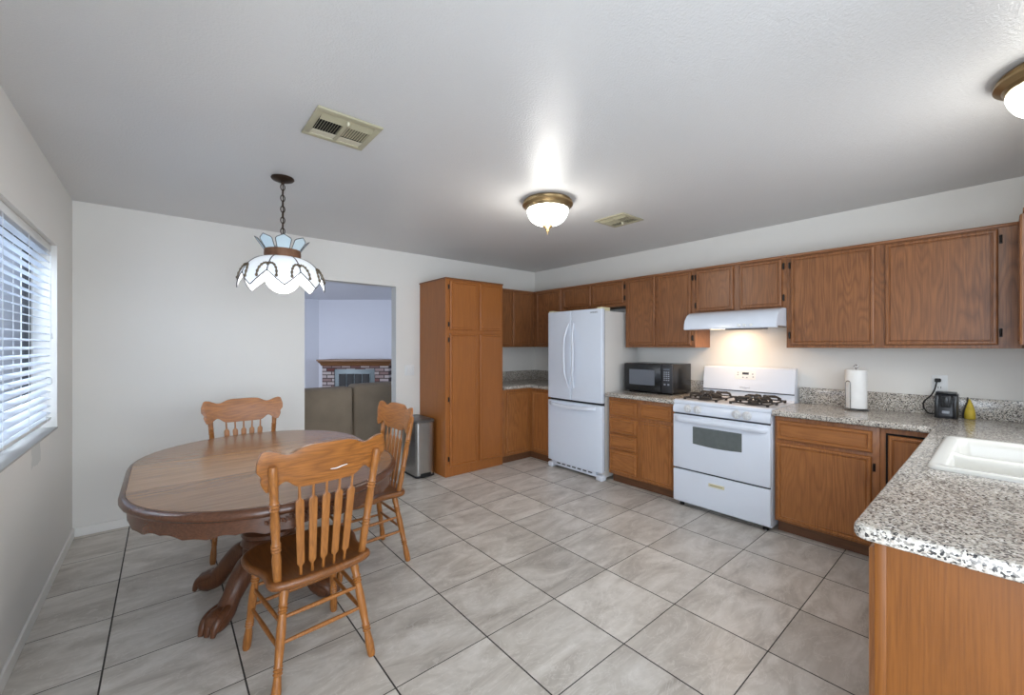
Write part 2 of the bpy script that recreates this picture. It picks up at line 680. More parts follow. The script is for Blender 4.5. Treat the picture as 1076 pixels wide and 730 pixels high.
struct('floor', boxes(((XL - 0.15, -3.1, -0.06), (XR + 0.1, 4.42, 0.0))), M['tile'])
struct('ceiling', boxes(((XL - 0.15, -3.1, H), (XR + 0.1, 4.46, H + 0.1))), M['ceiling'])
struct('wall_back', boxes(((XL - 0.15, YB, 0), (OX0, YB + 0.12, H)), ((OX0, YB, OZ), (OX1, YB + 0.12, H)), ((OX1, YB, 0), (XR + 0.1, YB + 0.12, H))), M['wall'])
SDY0, SDY1, SDZ = -1.80, 0.20, 2.05       # unseen glazed opening added for light, beside and behind the camera
struct('wall_left', boxes(((XL - 0.15, -3.0, 0), (XL, SDY0, H)), ((XL - 0.15, SDY0, SDZ), (XL, SDY1, H)), ((XL - 0.15, SDY1, 0), (XL, WY0, H)), ((XL - 0.15, WY1, 0), (XL, YB, H)), ((XL - 0.15, WY0, 0), (XL, WY1, WZ0)),
                          ((XL - 0.15, WY0, WZ1), (XL, WY1, H))), M['wall_patch'])
struct('wall_right', boxes(((XR, YF - 0.1, 0), (XR + 0.1, YB, H))), M['wall'])
SWX0, SWX1, SWZ0, SWZ1 = 2.08, 3.28, 1.12, 2.02
struct('wall_front', boxes(((1.43, YF - 0.1, 0), (SWX0, YF, H)), ((SWX1, YF - 0.1, 0), (XR, YF, H)), ((SWX0, YF - 0.1, 0), (SWX1, YF, SWZ0)),
                           ((SWX0, YF - 0.1, SWZ1), (SWX1, YF, H))), M['wall'])
struct('wall_hall', boxes(((1.43, -3.0, 0), (1.53, YF - 0.1, H))), M['wall'])
struct('wall_rear', boxes(((XL - 0.15, -3.1, 2.2), (1.53, -3.0, H)), ((XL - 0.15, -3.1, 0), (-0.42, -3.0, 2.2)), ((1.32, -3.1, 0), (1.53, -3.0, 2.2))), M['wall'])

bm = BM()
BH = 0.066
add_box(bm, (XL, SDY1, 0), (XL + 0.012, YB, BH), 0.003)
struct('baseboard_left', bm, M['trim'])
bm = BM()
add_box(bm, (XL + 0.012, YB - 0.012, 0), (OX0, YB, BH), 0.003)
add_box(bm, (OX1, YB - 0.012, 0), (2.262, YB, BH), 0.003)
struct('baseboard_back', bm, M['trim'])

# dining window
w = boxes(((XL - 0.140, WY1 - 0.03, WZ0), (XL - 0.108, WY1, WZ1)), ((XL - 0.145, WY0, WZ0), (XL - 0.10, WY0 + 0.05, WZ1)),
          ((XL - 0.145, WY0, WZ1 - 0.045), (XL - 0.10, WY1, WZ1)), ((XL - 0.145, WY0, WZ0), (XL - 0.10, WY1, WZ0 + 0.045)),
          ((XL - 0.14, 2.93, WZ0), (XL - 0.105, 2.99, WZ1)))
win = struct('window_1', w, M['frame_dark'])
obj('window_pane', boxes(((XL - 0.127, WY0 + 0.03, WZ0 + 0.03), (XL - 0.123, WY1 - 0.03, WZ1 - 0.03))), M['glass'], win, smooth=0)
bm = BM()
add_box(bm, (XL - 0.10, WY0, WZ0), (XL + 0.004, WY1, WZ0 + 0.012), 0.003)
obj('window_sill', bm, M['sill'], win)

# sink window (unseen, added to bring in light)
w = boxes(((SWX0, YF - 0.09, SWZ0), (SWX0 + 0.05, YF - 0.05, SWZ1)), ((SWX1 - 0.05, YF - 0.09, SWZ0), (SWX1, YF - 0.05, SWZ1)),
          ((SWX0, YF - 0.09, SWZ1 - 0.04), (SWX1, YF - 0.05, SWZ1)), ((SWX0, YF - 0.09, SWZ0), (SWX1, YF - 0.05, SWZ0 + 0.04)))
struct('window_added_sink', w, M['frame_dark'])

w = boxes(((XL - 0.12, SDY0, 0), (XL - 0.06, SDY0 + 0.06, SDZ)), ((XL - 0.12, SDY1 - 0.06, 0), (XL - 0.06, SDY1, SDZ)),
          ((XL - 0.12, SDY0, SDZ - 0.06), (XL - 0.06, SDY1, SDZ)), ((XL - 0.12, SDY0, 0), (XL - 0.06, SDY1, 0.05)), ((XL - 0.12, -0.84, 0), (XL - 0.06, -0.76, SDZ)))
struct('window_added_side', w, M['frame_dark'])  # unseen frame set in the added side opening

# outside the dining window
struct('ground_outside', boxes(((-6.0, -1.0, -0.10), (XL - 0.65, 12.0, -0.06))), M['ground'])
fe = thing('garden_fence', 'pale boarded fence outside, seen between the blind slats', 'fence', (-4.4, 5.0, -0.06))
bm = BM()
for k in range(60):
    y = 1.0 + k * 0.17
    add_box(bm, (-4.42, y, -0.06), (-4.39, y + 0.155, 1.60), 0.004, 1)
obj('board_panel', bm, M['fence'], fe)
bm = BM()
for z in (0.25, 0.95, 1.5):
    add_box(bm, (-4.47, 1.0, z), (-4.42, 11.2, z + 0.08))
obj('rail', bm, M['fence'], fe)

# living room beyond the opening
S_, C_ = math.sin(TH), math.cos(TH)
struct('floor_living', boxes(((XL - 0.1, 4.42, -0.06), (6.6, 10.2, 0.0))), M['carpet'])
struct('ceiling_living', boxes(((XL - 0.1, 4.46, H), (6.6, 10.2, H + 0.1))), M['lav_wall'])
struct('wall_living_back', boxes(((XL - 0.1, 10.05, 0), (2.9, 10.15, H))), M['lav_wall'])
struct('wall_living_left', boxes(((XL - 0.5, 4.46, 0), (XL - 0.4, 10.05, H))), M['lav_wall'])
struct('wall_living_right', boxes(((6.5, 4.46, 0), (6.6, 10.15, H))), M['lav_wall'])


def LV(r, d, z):
    """living-room corner frame: r along the angled wall, d its distance from the camera"""
    return (d * S_ + r * C_, d * C_ - r * S_, z)


bm = BM()
add_prism(bm, [(-4.42, 9.43), (0.9, 9.43), (0.9, 9.53), (-4.42, 9.53)], lambda u, v, d: LV(u, v, d), 0, H)
struct('wall_living_angled', bm, M['lav_wall'])


# ------------------------------------------------------------------ cabinets
def panel(face, plane, u0, u1, z0, z1, t=0.020, border=0.024, grv=0.007):
    """a lipped cabinet door standing proud of the plane. face 'W2': looks to -x, u = y; 'W1': looks to -y, u = x; 'W3': looks to +y, u = x; 'E': looks to -x"""
    bm = BM()
    prof = [(0.0, 0.0), (0.0, t * 0.55), (0.004, t * 0.9), (0.009, t), (border - 0.004, t), (border, t - grv), (border + 0.004, t - grv),
            (border + 0.007, t - grv * 0.35)]
    uu0, uu1 = min(u0, u1), max(u0, u1)
    rings = []
    for ins, dep in prof:
        a, b, c, d = uu0 + ins, uu1 - ins, z0 + ins, z1 - ins
        ring = []
        for u, z in ((a, c), (b, c), (b, d), (a, d)):
            ring.append({'W2': (plane - dep, u, z), 'W1': (u, plane - dep, z), 'W3': (u, plane + dep, z)}[face])
        rings.append(ring)
    add_rings(bm, rings)
    return bm


def hinge_bm(face, plane, u, z, t=0.019):
    bm = BM()
    h = 0.026
    if face == 'W2':
        add_box(bm, (plane - 0.004, u - 0.006, z - h), (plane, u + 0.006, z + h), 0.001, 1)
        add_tube(bm, [(plane - t * 0.7, u, z - h * 0.8), (plane - t * 0.7, u, z + h * 0.8)], 0.0055, 8)
        add_box(bm, (plane - t * 0.7, u - 0.004, z - h * 0.6), (plane, u + 0.004, z + h * 0.6))
    else:
        add_box(bm, (u - 0.006, plane - 0.004, z - h), (u + 0.006, plane, z + h), 0.001, 1)
        add_tube(bm, [(u, plane - t * 0.7, z - h * 0.8), (u, plane - t * 0.7, z + h * 0.8)], 0.0055, 8)
        add_box(bm, (u - 0.004, plane - t * 0.7, z - h * 0.6), (u + 0.004, plane, z + h * 0.6))
    return bm


def front(kind, face, plane, u0, u1, z0, z1, mat, parent, hinge=None, hz=()):
    d = obj(kind, panel(face, plane, u0, u1, z0, z1), mat, parent, smooth=20)
    for z in hz:
        obj('hinge', hinge_bm(face, plane, hinge, z), M['hinge'], d)
    return d


XQ, YQ, YG = XR - 0.002, YB - 0.002, YF + 0.002     # furniture stops just short of the plaster
# pantry
PY = 3.77
t = thing('pantry_cabinet', 'tall amber oak pantry cabinet with four plain doors beside the steel bin', 'pantry cabinet', (2.65, 4.05, 0))
bm = BM()
add_box(bm, (2.264, PY, 0.0), (3.035, YQ, 2.095), 0.002, 1)
obj('body', bm, M['oak_pan'], t)
bm = BM()
add_box(bm, (2.254, PY - 0.012, 2.093), (3.037, YQ, 2.108), 0.003, 1)
obj('top_trim', bm, M['oak_up'], t)
front('door', 'W1', PY, 2.312, 2.662, 1.556, 2.078, M['oak_pan'], t, 2.300, (2.01, 1.615))
front('door', 'W1', PY, 2.697, 3.012, 1.556, 2.078, M['oak_pan'], t)
front('door', 'W1', PY, 2.312, 2.662, 0.105, 1.516, M['oak_pan'], t, 2.300, (1.45, 0.82, 0.19))
front('door', 'W1', PY, 2.697, 3.012, 0.105, 1.516, M['oak_pan'], t)

# upper cabinets
UZ0, UZ1 = 1.371, 2.105
UX, UY = 3.78, 4.035
DZ0, DZ1 = 1.392, 2.078


def upper(name, label, y0, y1, doors, z0=UZ0, dz0=DZ0, hinges=(), group=None):
    t = thing(name, label, 'wall cabinet', (UX + 0.15, (y0 + y1) / 2, z0), group=group)
    bm = BM()
    add_box(bm, (UX, y0, z0), (XQ, y1, UZ1 - 0.018), 0.0015, 1)
    obj('body', bm, M['oak_up'], t)
    bm = BM()
    add_box(bm, (UX - 0.012, y0, UZ1 - 0.019), (XQ, y1, UZ1), 0.004, 2)
    obj('top_trim', bm, M['oak_up_h'], t)
    for k, (a, b) in enumerate(doors):
        hy, hz = hinges[k] if k < len(hinges) else (None, ())
        front('door', 'W2', UX, a, b, dz0, DZ1, M['oak_up'], t, hy, hz)
    return t


upper('upper_cabinet', 'brown oak corner wall cabinet with one full-height door, half hidden by the fridge', 3.505, 4.035, [(3.528, 3.965)])
upper('upper_cabinet', 'short brown oak wall cabinet with two small doors above the white fridge', 2.597, 3.505, [(3.063, 3.486), (2.618, 3.036)], 1.815, 1.848,
      [(None, ()), (2.606, (2.02, 1.90))])
upper('upper_cabinet', 'brown oak wall cabinet with two narrow doors above the microwave', 1.842, 2.597, [(2.246, 2.563), (1.876, 2.211)], UZ0, DZ0,
      [(None, ()), (1.864, (2.02, 1.46))])
upper('upper_cabinet', 'short brown oak wall cabinet with two square doors above the range hood', 1.105, 1.842, [(1.500, 1.828), (1.133, 1.452)], 1.688, 1.70,
      [(1.835, (2.02, 1.76)), (1.124, (2.02, 1.77))])
upper('upper_cabinet', 'wide brown oak wall cabinet with two big plain doors above the paper towel', -0.075, 1.105, [(0.571, 1.074), (0.016, 0.518)], UZ0, DZ0,
      [(1.083, (2.02, 1.47)), (0.006, (2.016, 1.464))])

t = thing('upper_cabinet', 'brown oak wall cabinet at the photo edge, around the corner from the big doors', 'wall cabinet', (3.75, -0.23, UZ0))
bm = BM()
add_box(bm, (3.412, YG, UZ0), (XQ, -0.077, UZ1 - 0.018), 0.0015, 1)
obj('body', bm, M['oak_up'], t)
bm = BM()
add_box(bm, (3.404, YG, UZ1 - 0.019), (3.768, -0.068, UZ1), 0.004)
obj('top_trim', bm, M['oak_up_h'], t)
front('door', 'W3', -0.077, 3.43, 3.75, DZ0, DZ1, M['oak_up'], t)

t = thing('upper_cabinet', 'brown oak wall cabinet between the tall pantry and the room corner', 'wall cabinet', (3.4, 4.2, UZ0))
bm = BM()
add_box(bm, (3.039, UY, UZ0), (3.778, YQ, UZ1 - 0.018), 0.0015, 1)
add_box(bm, (3.778, UY + 0.002, UZ0), (XQ, YQ, UZ1 - 0.018))
obj('body', bm, M['oak_up'], t)
bm = BM()
add_box(bm, (3.039, UY - 0.012, UZ1 - 0.019), (3.764, YQ, UZ1), 0.004)
obj('top_trim', bm, M['oak_up_h'], t)
front('door', 'W1', UY, 3.06, 3.382, DZ0, DZ1, M['oak_up'], t)
front('door', 'W1', UY, 3.408, 3.735, DZ0, DZ1, M['oak_up'], t)

# base cabinets
BX = 3.48
CZ0, CZ1 = 0.872, 0.912
t = thing('base_cabinet', 'amber oak corner base cabinet between the tall pantry and the white fridge', 'base cabinet', (3.5, 4.0, 0))
bm = BM()
add_box(bm, (3.037, PY, 0.085), (XQ, YQ, CZ0), 0.0015, 1)
add_box(bm, (BX, 3.41, 0.085), (XQ, PY, CZ0), 0.0015, 1)
obj('body', bm, M['oak_lo'], t)
obj('toe_kick', boxes(((3.037, PY + 0.03, 0), (XQ, YQ, 0.085)), ((BX + 0.03, 3.41, 0), (XQ, PY + 0.03, 0.085))), M['oak_dark'], t)
front('door', 'W1', PY, 3.085, 3.425, 0.115, 0.838, M['oak_lo'], t)
front('door', 'W2', BX, 3.43, 3.72, 0.115, 0.838, M['oak_lo'], t)

t = thing('base_cabinet', 'amber oak base cabinet with a column of four drawers under the microwave', 'base cabinet', (3.78, 2.23, 0))
obj('body', boxes(((BX, 1.885, 0.095), (XQ, 2.59, CZ0)), bevel=0.0015), M['oak_lo'], t)
obj('toe_kick', boxes(((BX + 0.07, 1.885, 0), (XQ, 2.59, 0.095))), M['oak_dark'], t)
for z0, z1 in ((0.690, 0.840), (0.520, 0.665), (0.360, 0.500), (0.130, 0.340)):
    front('drawer', 'W2', BX, 2.262, 2.572, z0, z1, M['oak_lo_h'], t)
front('drawer', 'W2', BX, 1.903, 2.220, 0.700, 0.838, M['oak_lo_h'], t)
front('door', 'W2', BX, 1.903, 2.220, 0.112, 0.672, M['oak_lo'], t)

t = thing('base_cabinet', 'amber oak base cabinet with one wide drawer over one wide door, beside the white range', 'base cabinet', (3.78, 0.8, 0))
obj('body', boxes(((BX, 0.502, 0.095), (XQ, 1.092, CZ0)), bevel=0.0015), M['oak_lo'], t)
obj('toe_kick', boxes(((BX + 0.07, 0.502, 0), (XQ, 1.092, 0.095))), M['oak_dark'], t)
front('drawer', 'W2', BX, 0.538, 1.078, 0.700, 0.840, M['oak_lo_h'], t)
front('door', 'W2', BX, 0.540, 1.078, 0.112, 0.676, M['oak_lo'], t, 0.529, (0.608, 0.18))

t = thing('base_cabinet', 'amber oak corner base cabinet whose door is half hidden behind the granite sink counter', 'base cabinet', (3.78, 0.1, 0))
obj('body', boxes(((BX, YG, 0.095), (XQ, 0.500, CZ0)), bevel=0.0015), M['oak_lo'], t)
obj('toe_kick', boxes(((BX + 0.07, YG, 0), (XQ, 0.500, 0.095))), M['oak_dark'], t)
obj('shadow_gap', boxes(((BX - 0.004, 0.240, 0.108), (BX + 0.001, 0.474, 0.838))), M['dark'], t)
front('door', 'W2', BX - 0.003, 0.252, 0.462, 0.12, 0.826, M['oak_lo'], t)

t = thing('base_cabinet', 'amber oak sink cabinet with a plain end panel under the granite counter corner', 'base cabinet', (2.46, -0.1, 0))
bm = BM()
add_box(bm, (1.448, YG, 0.095), (3.476, 0.218, 0.70), 0.0015, 1)
add_box(bm, (1.448, YG, 0.70), (2.24, 0.218, CZ0))
add_box(bm, (3.10, YG, 0.70), (3.476, 0.218, CZ0))
add_box(bm, (2.24, 0.198, 0.70), (3.10, 0.218, CZ0))
add_box(bm, (2.24, YG, 0.70), (3.10, -0.32, CZ0))
obj('body', bm, M['oak_lo'], t)
obj('toe_kick', boxes(((1.47, YG, 0), (3.476, 0.15, 0.095))), M['oak_dark'], t)
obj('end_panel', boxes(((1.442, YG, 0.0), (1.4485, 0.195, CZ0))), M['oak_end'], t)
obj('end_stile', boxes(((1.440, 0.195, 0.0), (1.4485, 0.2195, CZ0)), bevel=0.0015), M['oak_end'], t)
for a, b in ((1.48, 1.93), (1.96, 2.41), (2.44, 2.89), (2.92, 3.36)):
    front('door', 'W3', 0.218, a, b, 0.112, 0.838, M['oak_lo'], t)


# ------------------------------------------------------------------ granite counters
def slab(cells_x, cells_y, keep, z0, z1, bev, rnd=None, rnd_r=0.04):
    """slab on a cell grid; outer edges rounded except those for which bev(edge mid) is False"""
    bm = BM()
    vs = {}
    for i, x in enumerate(cells_x):
        for j, y in enumerate(cells_y):
            vs[i, j] = (x, y)
    used = {}

    def V(i, j):
        if (i, j) not in used:
            used[i, j] = bm.verts.new((*vs[i, j], z1))
        return used[i, j]
    fs = []
    for i in range(len(cells_x) - 1):
        for j in range(len(cells_y) - 1):
            if keep(i, j):
                fs.append(bm.faces.new((V(i, j), V(i + 1, j), V(i + 1, j + 1), V(i, j + 1))))
    r = bmesh.ops.extrude_face_region(bm, geom=fs)
    nv = [g for g in r['geom'] if isinstance(g, bmesh.types.BMVert)]
    for v in nv:
        v.co.z = z0
    bmesh.ops.recalc_face_normals(bm, faces=bm.faces[:])
    if rnd:
        es = [e for e in bm.edges if abs(e.verts[0].co.z - e.verts[1].co.z) > 0.01 and
              all((Vector(v.co[:2]) - Vector(rnd)).length < 1e-4 for v in e.verts)]
        bmesh.ops.bevel(bm, geom=es, offset=rnd_r, segments=6, affect='EDGES', profile=0.5)
    es = []
    for e in bm.edges:
        if len(e.link_faces) != 2 or e.calc_face_angle(0) < 0.5:
            continue
        a, b = e.verts[0].co, e.verts[1].co
        if abs(a.z - b.z) > 0.005:
            continue
        if bev((a + b) / 2):
            es.append(e)
    bmesh.ops.bevel(bm, geom=es, offset=0.014, segments=4, affect='EDGES', profile=0.55)
    return bm


CXF = 3.43
SK = (2.262, 3.082, -0.30, 0.192)     # sink cut-out outline
t = thing('countertop', 'L-shaped speckled granite countertop carrying the white sink', 'countertop', (2.6, 0.1, CZ0))
cx = [1.412, SK[0] + 0.02, SK[1] - 0.02, CXF, XQ]
cy = [YG, SK[2] + 0.02, SK[3] - 0.02, 0.262, 1.096]
bm = slab(cx, cy, lambda i, j: not (i == 1 and j == 1) and not (j == 3 and i < 3), CZ0, CZ1,
          lambda p: p.x < 1.46 or (abs(p.y - 0.262) < 0.05 and p.x < CXF + 0.01) or (abs(p.x - CXF) < 0.004 and p.y > 0.25), (1.412, 0.262), 0.035)
obj('slab', bm, M['granite'], t, smooth=30)
obj('backsplash', boxes(((XQ - 0.02, YG + 0.02, CZ1), (XQ, 1.096, 1.042)), ((1.43, YG, CZ1), (XQ, YG + 0.02, 1.042)), bevel=0.002), M['granite'], t)

t = thing('countertop', 'short granite countertop under the black microwave', 'countertop', (3.75, 2.24, CZ0))
obj('slab', slab([CXF, XQ], [1.872, 2.60], lambda i, j: True, CZ0, CZ1, lambda p: p.x < CXF + 0.004 or p.y > 2.59), M['granite'], t, smooth=30)
obj('backsplash', boxes(((XQ - 0.02, 1.872, CZ1), (XQ, 2.60, 1.042)), bevel=0.002), M['granite'], t)

t = thing('countertop', 'granite corner countertop between the tall pantry and the fridge', 'countertop', (3.55, 4.0, CZ0))
obj('slab', slab([3.038, CXF, XQ], [3.41, PY - 0.035, YQ], lambda i, j: not (i == 0 and j == 0), CZ0, CZ1,
                 lambda p: (abs(p.x - CXF) < 0.004 and p.y < PY) or abs(p.y - (PY - 0.035)) < 0.004), M['granite'], t, smooth=30)
obj('backsplash', boxes(((XQ - 0.02, 3.41, CZ1), (XQ, YQ - 0.02, 1.042)), ((3.038, YQ - 0.02, CZ1), (XQ, YQ, 1.042)), bevel=0.002), M['granite'], t)

# sink
t = thing('kitchen_sink', 'white double-bowl sink set into the granite counter', 'sink', (2.67, -0.05, CZ1))


def rrect(x0, x1, y0, y1, r, z, n=6):
    out = []
    for cx_, cy_, a0 in ((x1 - r, y1 - r, 0), (x0 + r, y1 - r, PI / 2), (x0 + r, y0 + r, PI), (x1 - r, y0 + r, 1.5 * PI)):
        for k in range(n + 1):
            a = a0 + PI / 2 * k / n
            out.append((cx_ + r * math.cos(a), cy_ + r * math.sin(a), z))
    return out


def inset_rings(x0, x1, y0, y1, prof):
    return [rrect(x0 + i, x1 - i, y0 + i, y1 - i, max(r, 0.004), z) for i, r, z in prof]


bm = BM()
x0, x1, y0, y1 = SK
zt = CZ1 + 0.016
# outer rim, outer basin walls
add_rings(bm, inset_rings(x0, x1, y0, y1, [(0.030, 0.03, CZ1 - 0.19), (0.029, 0.03, CZ1 + 0.0006), (0.0, 0.035, CZ1 + 0.0006), (0.001, 0.035, CZ1 + 0.009), (0.007, 0.033, zt - 0.001),
                                           (0.016, 0.03, zt), (0.036, 0.035, zt - 0.001), (0.046, 0.04, zt - 0.008), (0.052, 0.04, zt - 0.03),
                                           (0.058, 0.045, CZ1 - 0.07), (0.075, 0.05, CZ1 - 0.16), (0.11, 0.05, CZ1 - 0.172)]))
obj('basin', bm, M['sink'], t, smooth=50)
bm = BM()
dx = 2.70
rings = []
for k in range(9):
    y = y0 + 0.045 + (y1 - y0 - 0.09) * k / 8
    e = abs(k - 4) / 4
    zz = CZ1 - 0.008 + (0.012 if e > 0.98 else 0)
    ring = []
    for j in range(9):
        a = PI * j / 8
        ring.append((dx + 0.022 * math.cos(a), y, zz - 0.02 + 0.02 * math.sin(a)))
    ring.append((dx - 0.032, y, CZ1 - 0.172))
    ring.append((dx + 0.032, y, CZ1 - 0.172))
    rings.append(ring)
add_rings(bm, rings)
obj('bowl_divider', bm, M['sink'], t, smooth=60)
for cxk in (2.48, 2.90):
    bm = BM()
    add_lathe(bm, [(0.045, CZ1 - 0.1715), (0.045, CZ1 - 0.1690), (0.036, CZ1 - 0.1685), (0.02, CZ1 - 0.1705)], (cxk, -0.05, 0), 20)
    obj('drain', bm, M['chrome'], t)

# ------------------------------------------------------------------ refrigerator
FX, FY0, FY1 = 3.395, 2.625, 3.398
FS = 3.030
t = thing('refrigerator', 'white french-door refrigerator with a bottom freezer drawer', 'refrigerator', (3.72, 3.0, 0))
bm = BM()
add_box(bm, (FX + 0.068, FY0 + 0.004, 0.03), (4.05, FY1 - 0.004, 1.748), 0.006)
obj('body', bm, M['fridge_side'], t)


def curved_door(y0, y1, z0, z1, x, depth, yc=None, bow=0.016, w=None):
    """door front gently bowed in plan"""
    bm = BM()
    yc = (FY0 + FY1) / 2
    hw = (FY1 - FY0) / 2
    n = 14
    outline = []
    for k in range(n + 1):
        y = y0 + (y1 - y0) * k / n
        u = (y - yc) / hw
        outline.append((x + bow * u * u, y))
    outline += [(x + depth, y1), (x + depth, y0)]
    add_prism(bm, outline, lambda u, v, d: (u, v, d), z0, z1)
    bmesh.ops.recalc_face_normals(bm, faces=bm.faces[:])
    es = [e for e in bm.edges if len(e.link_faces) == 2 and e.calc_face_angle(0) > 0.6]
    bmesh.ops.bevel(bm, geom=es, offset=0.008, segments=3, affect='EDGES', profile=0.5)
    return bm


dl = obj('door', curved_door(FS + 0.002, FY1, 0.795, 1.77, FX, 0.062), M['fridge'], t)
dr = obj('door', curved_door(FY0, FS - 0.002, 0.795, 1.77, FX, 0.062), M['fridge'], t)
df = obj('freezer_drawer', curved_door(FY0, FY1, 0.085, 0.770, FX, 0.062), M['fridge'], t)


def arc_handle(y, z0, z1, side, par):
    pts = []
    for k in range(17):
        s = k / 16
        z = z0 + (z1 - z0) * s
        b = math.sin(PI * s)
        pts.append((FX + 0.004 - 0.048 * min(1, b * 1.6), y + side * 0.030 * b, z))
    bm = BM()
    add_tube(bm, pts, [0.010 + 0.003 * math.sin(PI * k / 16) for k in range(17)], 10)
    return obj('handle', bm, M['white'], par)


arc_handle(FS + 0.040, 0.93, 1.63, 1, dl)
arc_handle(FS - 0.032, 0.93, 1.63, -1, dr)
bm = BM()
rings = []
for k in range(19):
    s = k / 18
    y = FY0 + 0.075 + (FY1 - FY0 - 0.11) * s
    b = min(1, math.sin(PI * s) * 3)
    xx = FX + 0.012 - 0.045 * b
    zc = 0.738 - 0.018 * math.sin(PI * s)
    rings.append([(xx + dx_, y, zc + dz) for dx_, dz in ((-0.006, -0.018), (0.010, -0.022), (0.016, -0.008), (0.016, 0.012), (0.008, 0.020), (-0.004, 0.016), (-0.010, 0.0))])
add_rings(bm, rings)
obj('handle', bm, M['white'], df)
text_mesh('badge', 'SAMSUNG', 0.022, M['grey_lit'], (FX + 0.0055, 2.722, 1.733), (0, -1, 0), (0, 0, 1), dr, 0.0015)
bm = BM()
add_box(bm, (FX + 0.03, FY0 + 0.09, 0.03), (FX + 0.07, FY1 - 0.06, 0.082), 0.003)
obj('base_grille', bm, M['white'], t)
bm = BM()
for k in range(7):
    y = FY0 + 0.14 + k * 0.075
    add_box(bm, (FX + 0.028, y, 0.055), (FX + 0.031, y + 0.05, 0.068))
obj('grille_slots', bm, M['charcoal'], t)
for y0, y1 in ((FY0 + 0.0, FY0 + 0.085), (FY1 - 0.075, FY1 - 0.0)):
    bm = BM()
    add_box(bm, (FX + 0.012, y0, 0.0), (FX + 0.09, y1, 0.055), 0.014, 3)
    obj('foot', bm, M['white'], t)
bm = BM()
add_box(bm, (3.9, FY0 + 0.06, 0), (3.96, FY0 + 0.1, 0.032), 0.012)
obj('roller', bm, M['black_matt'], t)
bm = BM()
add_box(bm, (3.9, FY1 - 0.1, 0), (3.96, FY1 - 0.06, 0.032), 0.012)
obj('roller', bm, M['black_matt'], t)
for y in (FY0 + 0.04, FY1 - 0.04):
    bm = BM()
    add_box(bm, (FX + 0.02, y - 0.03, 1.769), (FX + 0.17, y + 0.03, 1.786), 0.006)
    add_box(bm, (FX + 0.07, y - 0.025, 1.745), (FX + 0.165, y + 0.025, 1.772))
    obj('hinge_cover', bm, M['ivory'], t)
obj('door_gasket', boxes(((FX + 0.055, FY0 + 0.006, 0.10), (FX + 0.07, FY1 - 0.006, 1.755))), M['charcoal'], t)

# ------------------------------------------------------------------ microwave
t = thing('microwave', 'black countertop microwave with a grey door window', 'microwave', (3.87, 2.28, CZ1))
MX0, MX1, MY0, MY1, MZ0, MZ1 = 3.715, 4.06, 2.02, 2.555, CZ1 + 0.014, 1.209
bm = BM()
add_box(bm, (MX0, MY0, MZ0), (MX1, MY1, MZ1), 0.006)
obj('body', bm, M['black'], t)
bm = BM()
add_box(bm, (MX0 - 0.024, 2.135, MZ0 + 0.004), (MX0 - 0.001, MY1, MZ1 - 0.003), 0.006)
d = obj('door', bm, M['black'], t)
bm = BM()
add_box(bm, (MX0 - 0.026, 2.205, 0.995), (MX0 - 0.0235, 2.492, 1.148), 0.001, 1)
obj('window', bm, M['mw_glass'], d)
bm = BM()
add_box(bm, (MX0 - 0.022, MY0, MZ0 + 0.004), (MX0 - 0.001, 2.132, MZ1 - 0.003), 0.006)
cp = obj('control_panel', bm, M['charcoal'], t)
bm = BM()
add_box(bm, (MX0 - 0.0235, 2.048, 1.150), (MX0 - 0.0215, 2.112, 1.168))
obj('display', bm, M['mw_glass'], cp)
bm = BM()
for r_ in range(5):
    for c_ in range(3):
        y = 2.102 - c_ * 0.022
        z = 1.132 - r_ * 0.019
        add_box(bm, (MX0 - 0.0235, y - 0.008, z - 0.005), (MX0 - 0.0215, y + 0.008, z + 0.005), 0.001, 1)
obj('keypad', bm, M['grey_lit'], cp)
for c_ in range(2):
    y = 2.098 - c_ * 0.038
    bm = BM()
    add_box(bm, (MX0 - 0.0235, y - 0.010, 1.006), (MX0 - 0.0215, y + 0.010, 1.022), 0.001, 1)
    obj('button', bm, M['grey_lit'], cp)
for x in (MX0 + 0.03, MX1 - 0.03):
    for y in (MY0 + 0.04, MY1 - 0.04):
        bm = BM()
        add_lathe(bm, [(0.012, CZ1 + 0.0006), (0.014, CZ1 + 0.010), (0.012, CZ1 + 0.016)], (x, y, 0), 12)
        obj('foot', bm, M['black_matt'], t)

# ------------------------------------------------------------------ gas range
t = thing('gas_range', 'white gas range with black burner grates between the oak cabinets', 'gas range', (3.75, 1.48, 0))
RY0, RY1, RX = 1.104, 1.864, 3.455
bm = BM()
add_box(bm, (RX, RY0, 0.03), (4.06, RY1, 0.895), 0.004)
obj('body', bm, M['white'], t)
bm = BM()
prof = [(RX - 0.012, 0.886), (RX - 0.016, 0.900), (RX - 0.010, 0.914), (RX + 0.010, 0.922), (RX + 0.03, 0.916), (3.95, 0.916), (3.965, 0.93), (4.06, 0.93), (4.06, 0.886)]
add_prism(bm, prof, lambda u, v, d: (u, d, v), RY0 - 0.002, RY1 + 0.002)
obj('cooktop', bm, M['white'], t, smooth=40)
bm = BM()
prof = [(RX, 0.884), (RX - 0.012, 0.884), (RX - 0.030, 0.862), (RX - 0.036, 0.835), (RX - 0.030, 0.812), (RX - 0.012, 0.804), (RX, 0.804)]
add_prism(bm, prof, lambda u, v, d: (u, d, v), RY0, RY1)
cp = obj('control_panel', bm, M['white'], t, smooth=45)
for y in (1.729, 1.647, 1.338, 1.262):
    bm = BM()
    add_lathe(bm, [(0.034, -0.033), (0.034, -0.040), (0.025, -0.044), (0.023, -0.060), (0.020, -0.063)], (RX, y, 0.850), 24, 'X')
    add_box(bm, (RX - 0.069, y - 0.004, 0.829), (RX - 0.055, y + 0.004, 0.871), 0.003)
    obj('knob', bm, M['knob'], t)
bm = BM()
add_box(bm, (RX - 0.034, RY0, 0.333), (RX - 0.001, RY1, 0.795), 0.008, 3)
od = obj('oven_door', bm, M['white'], t)
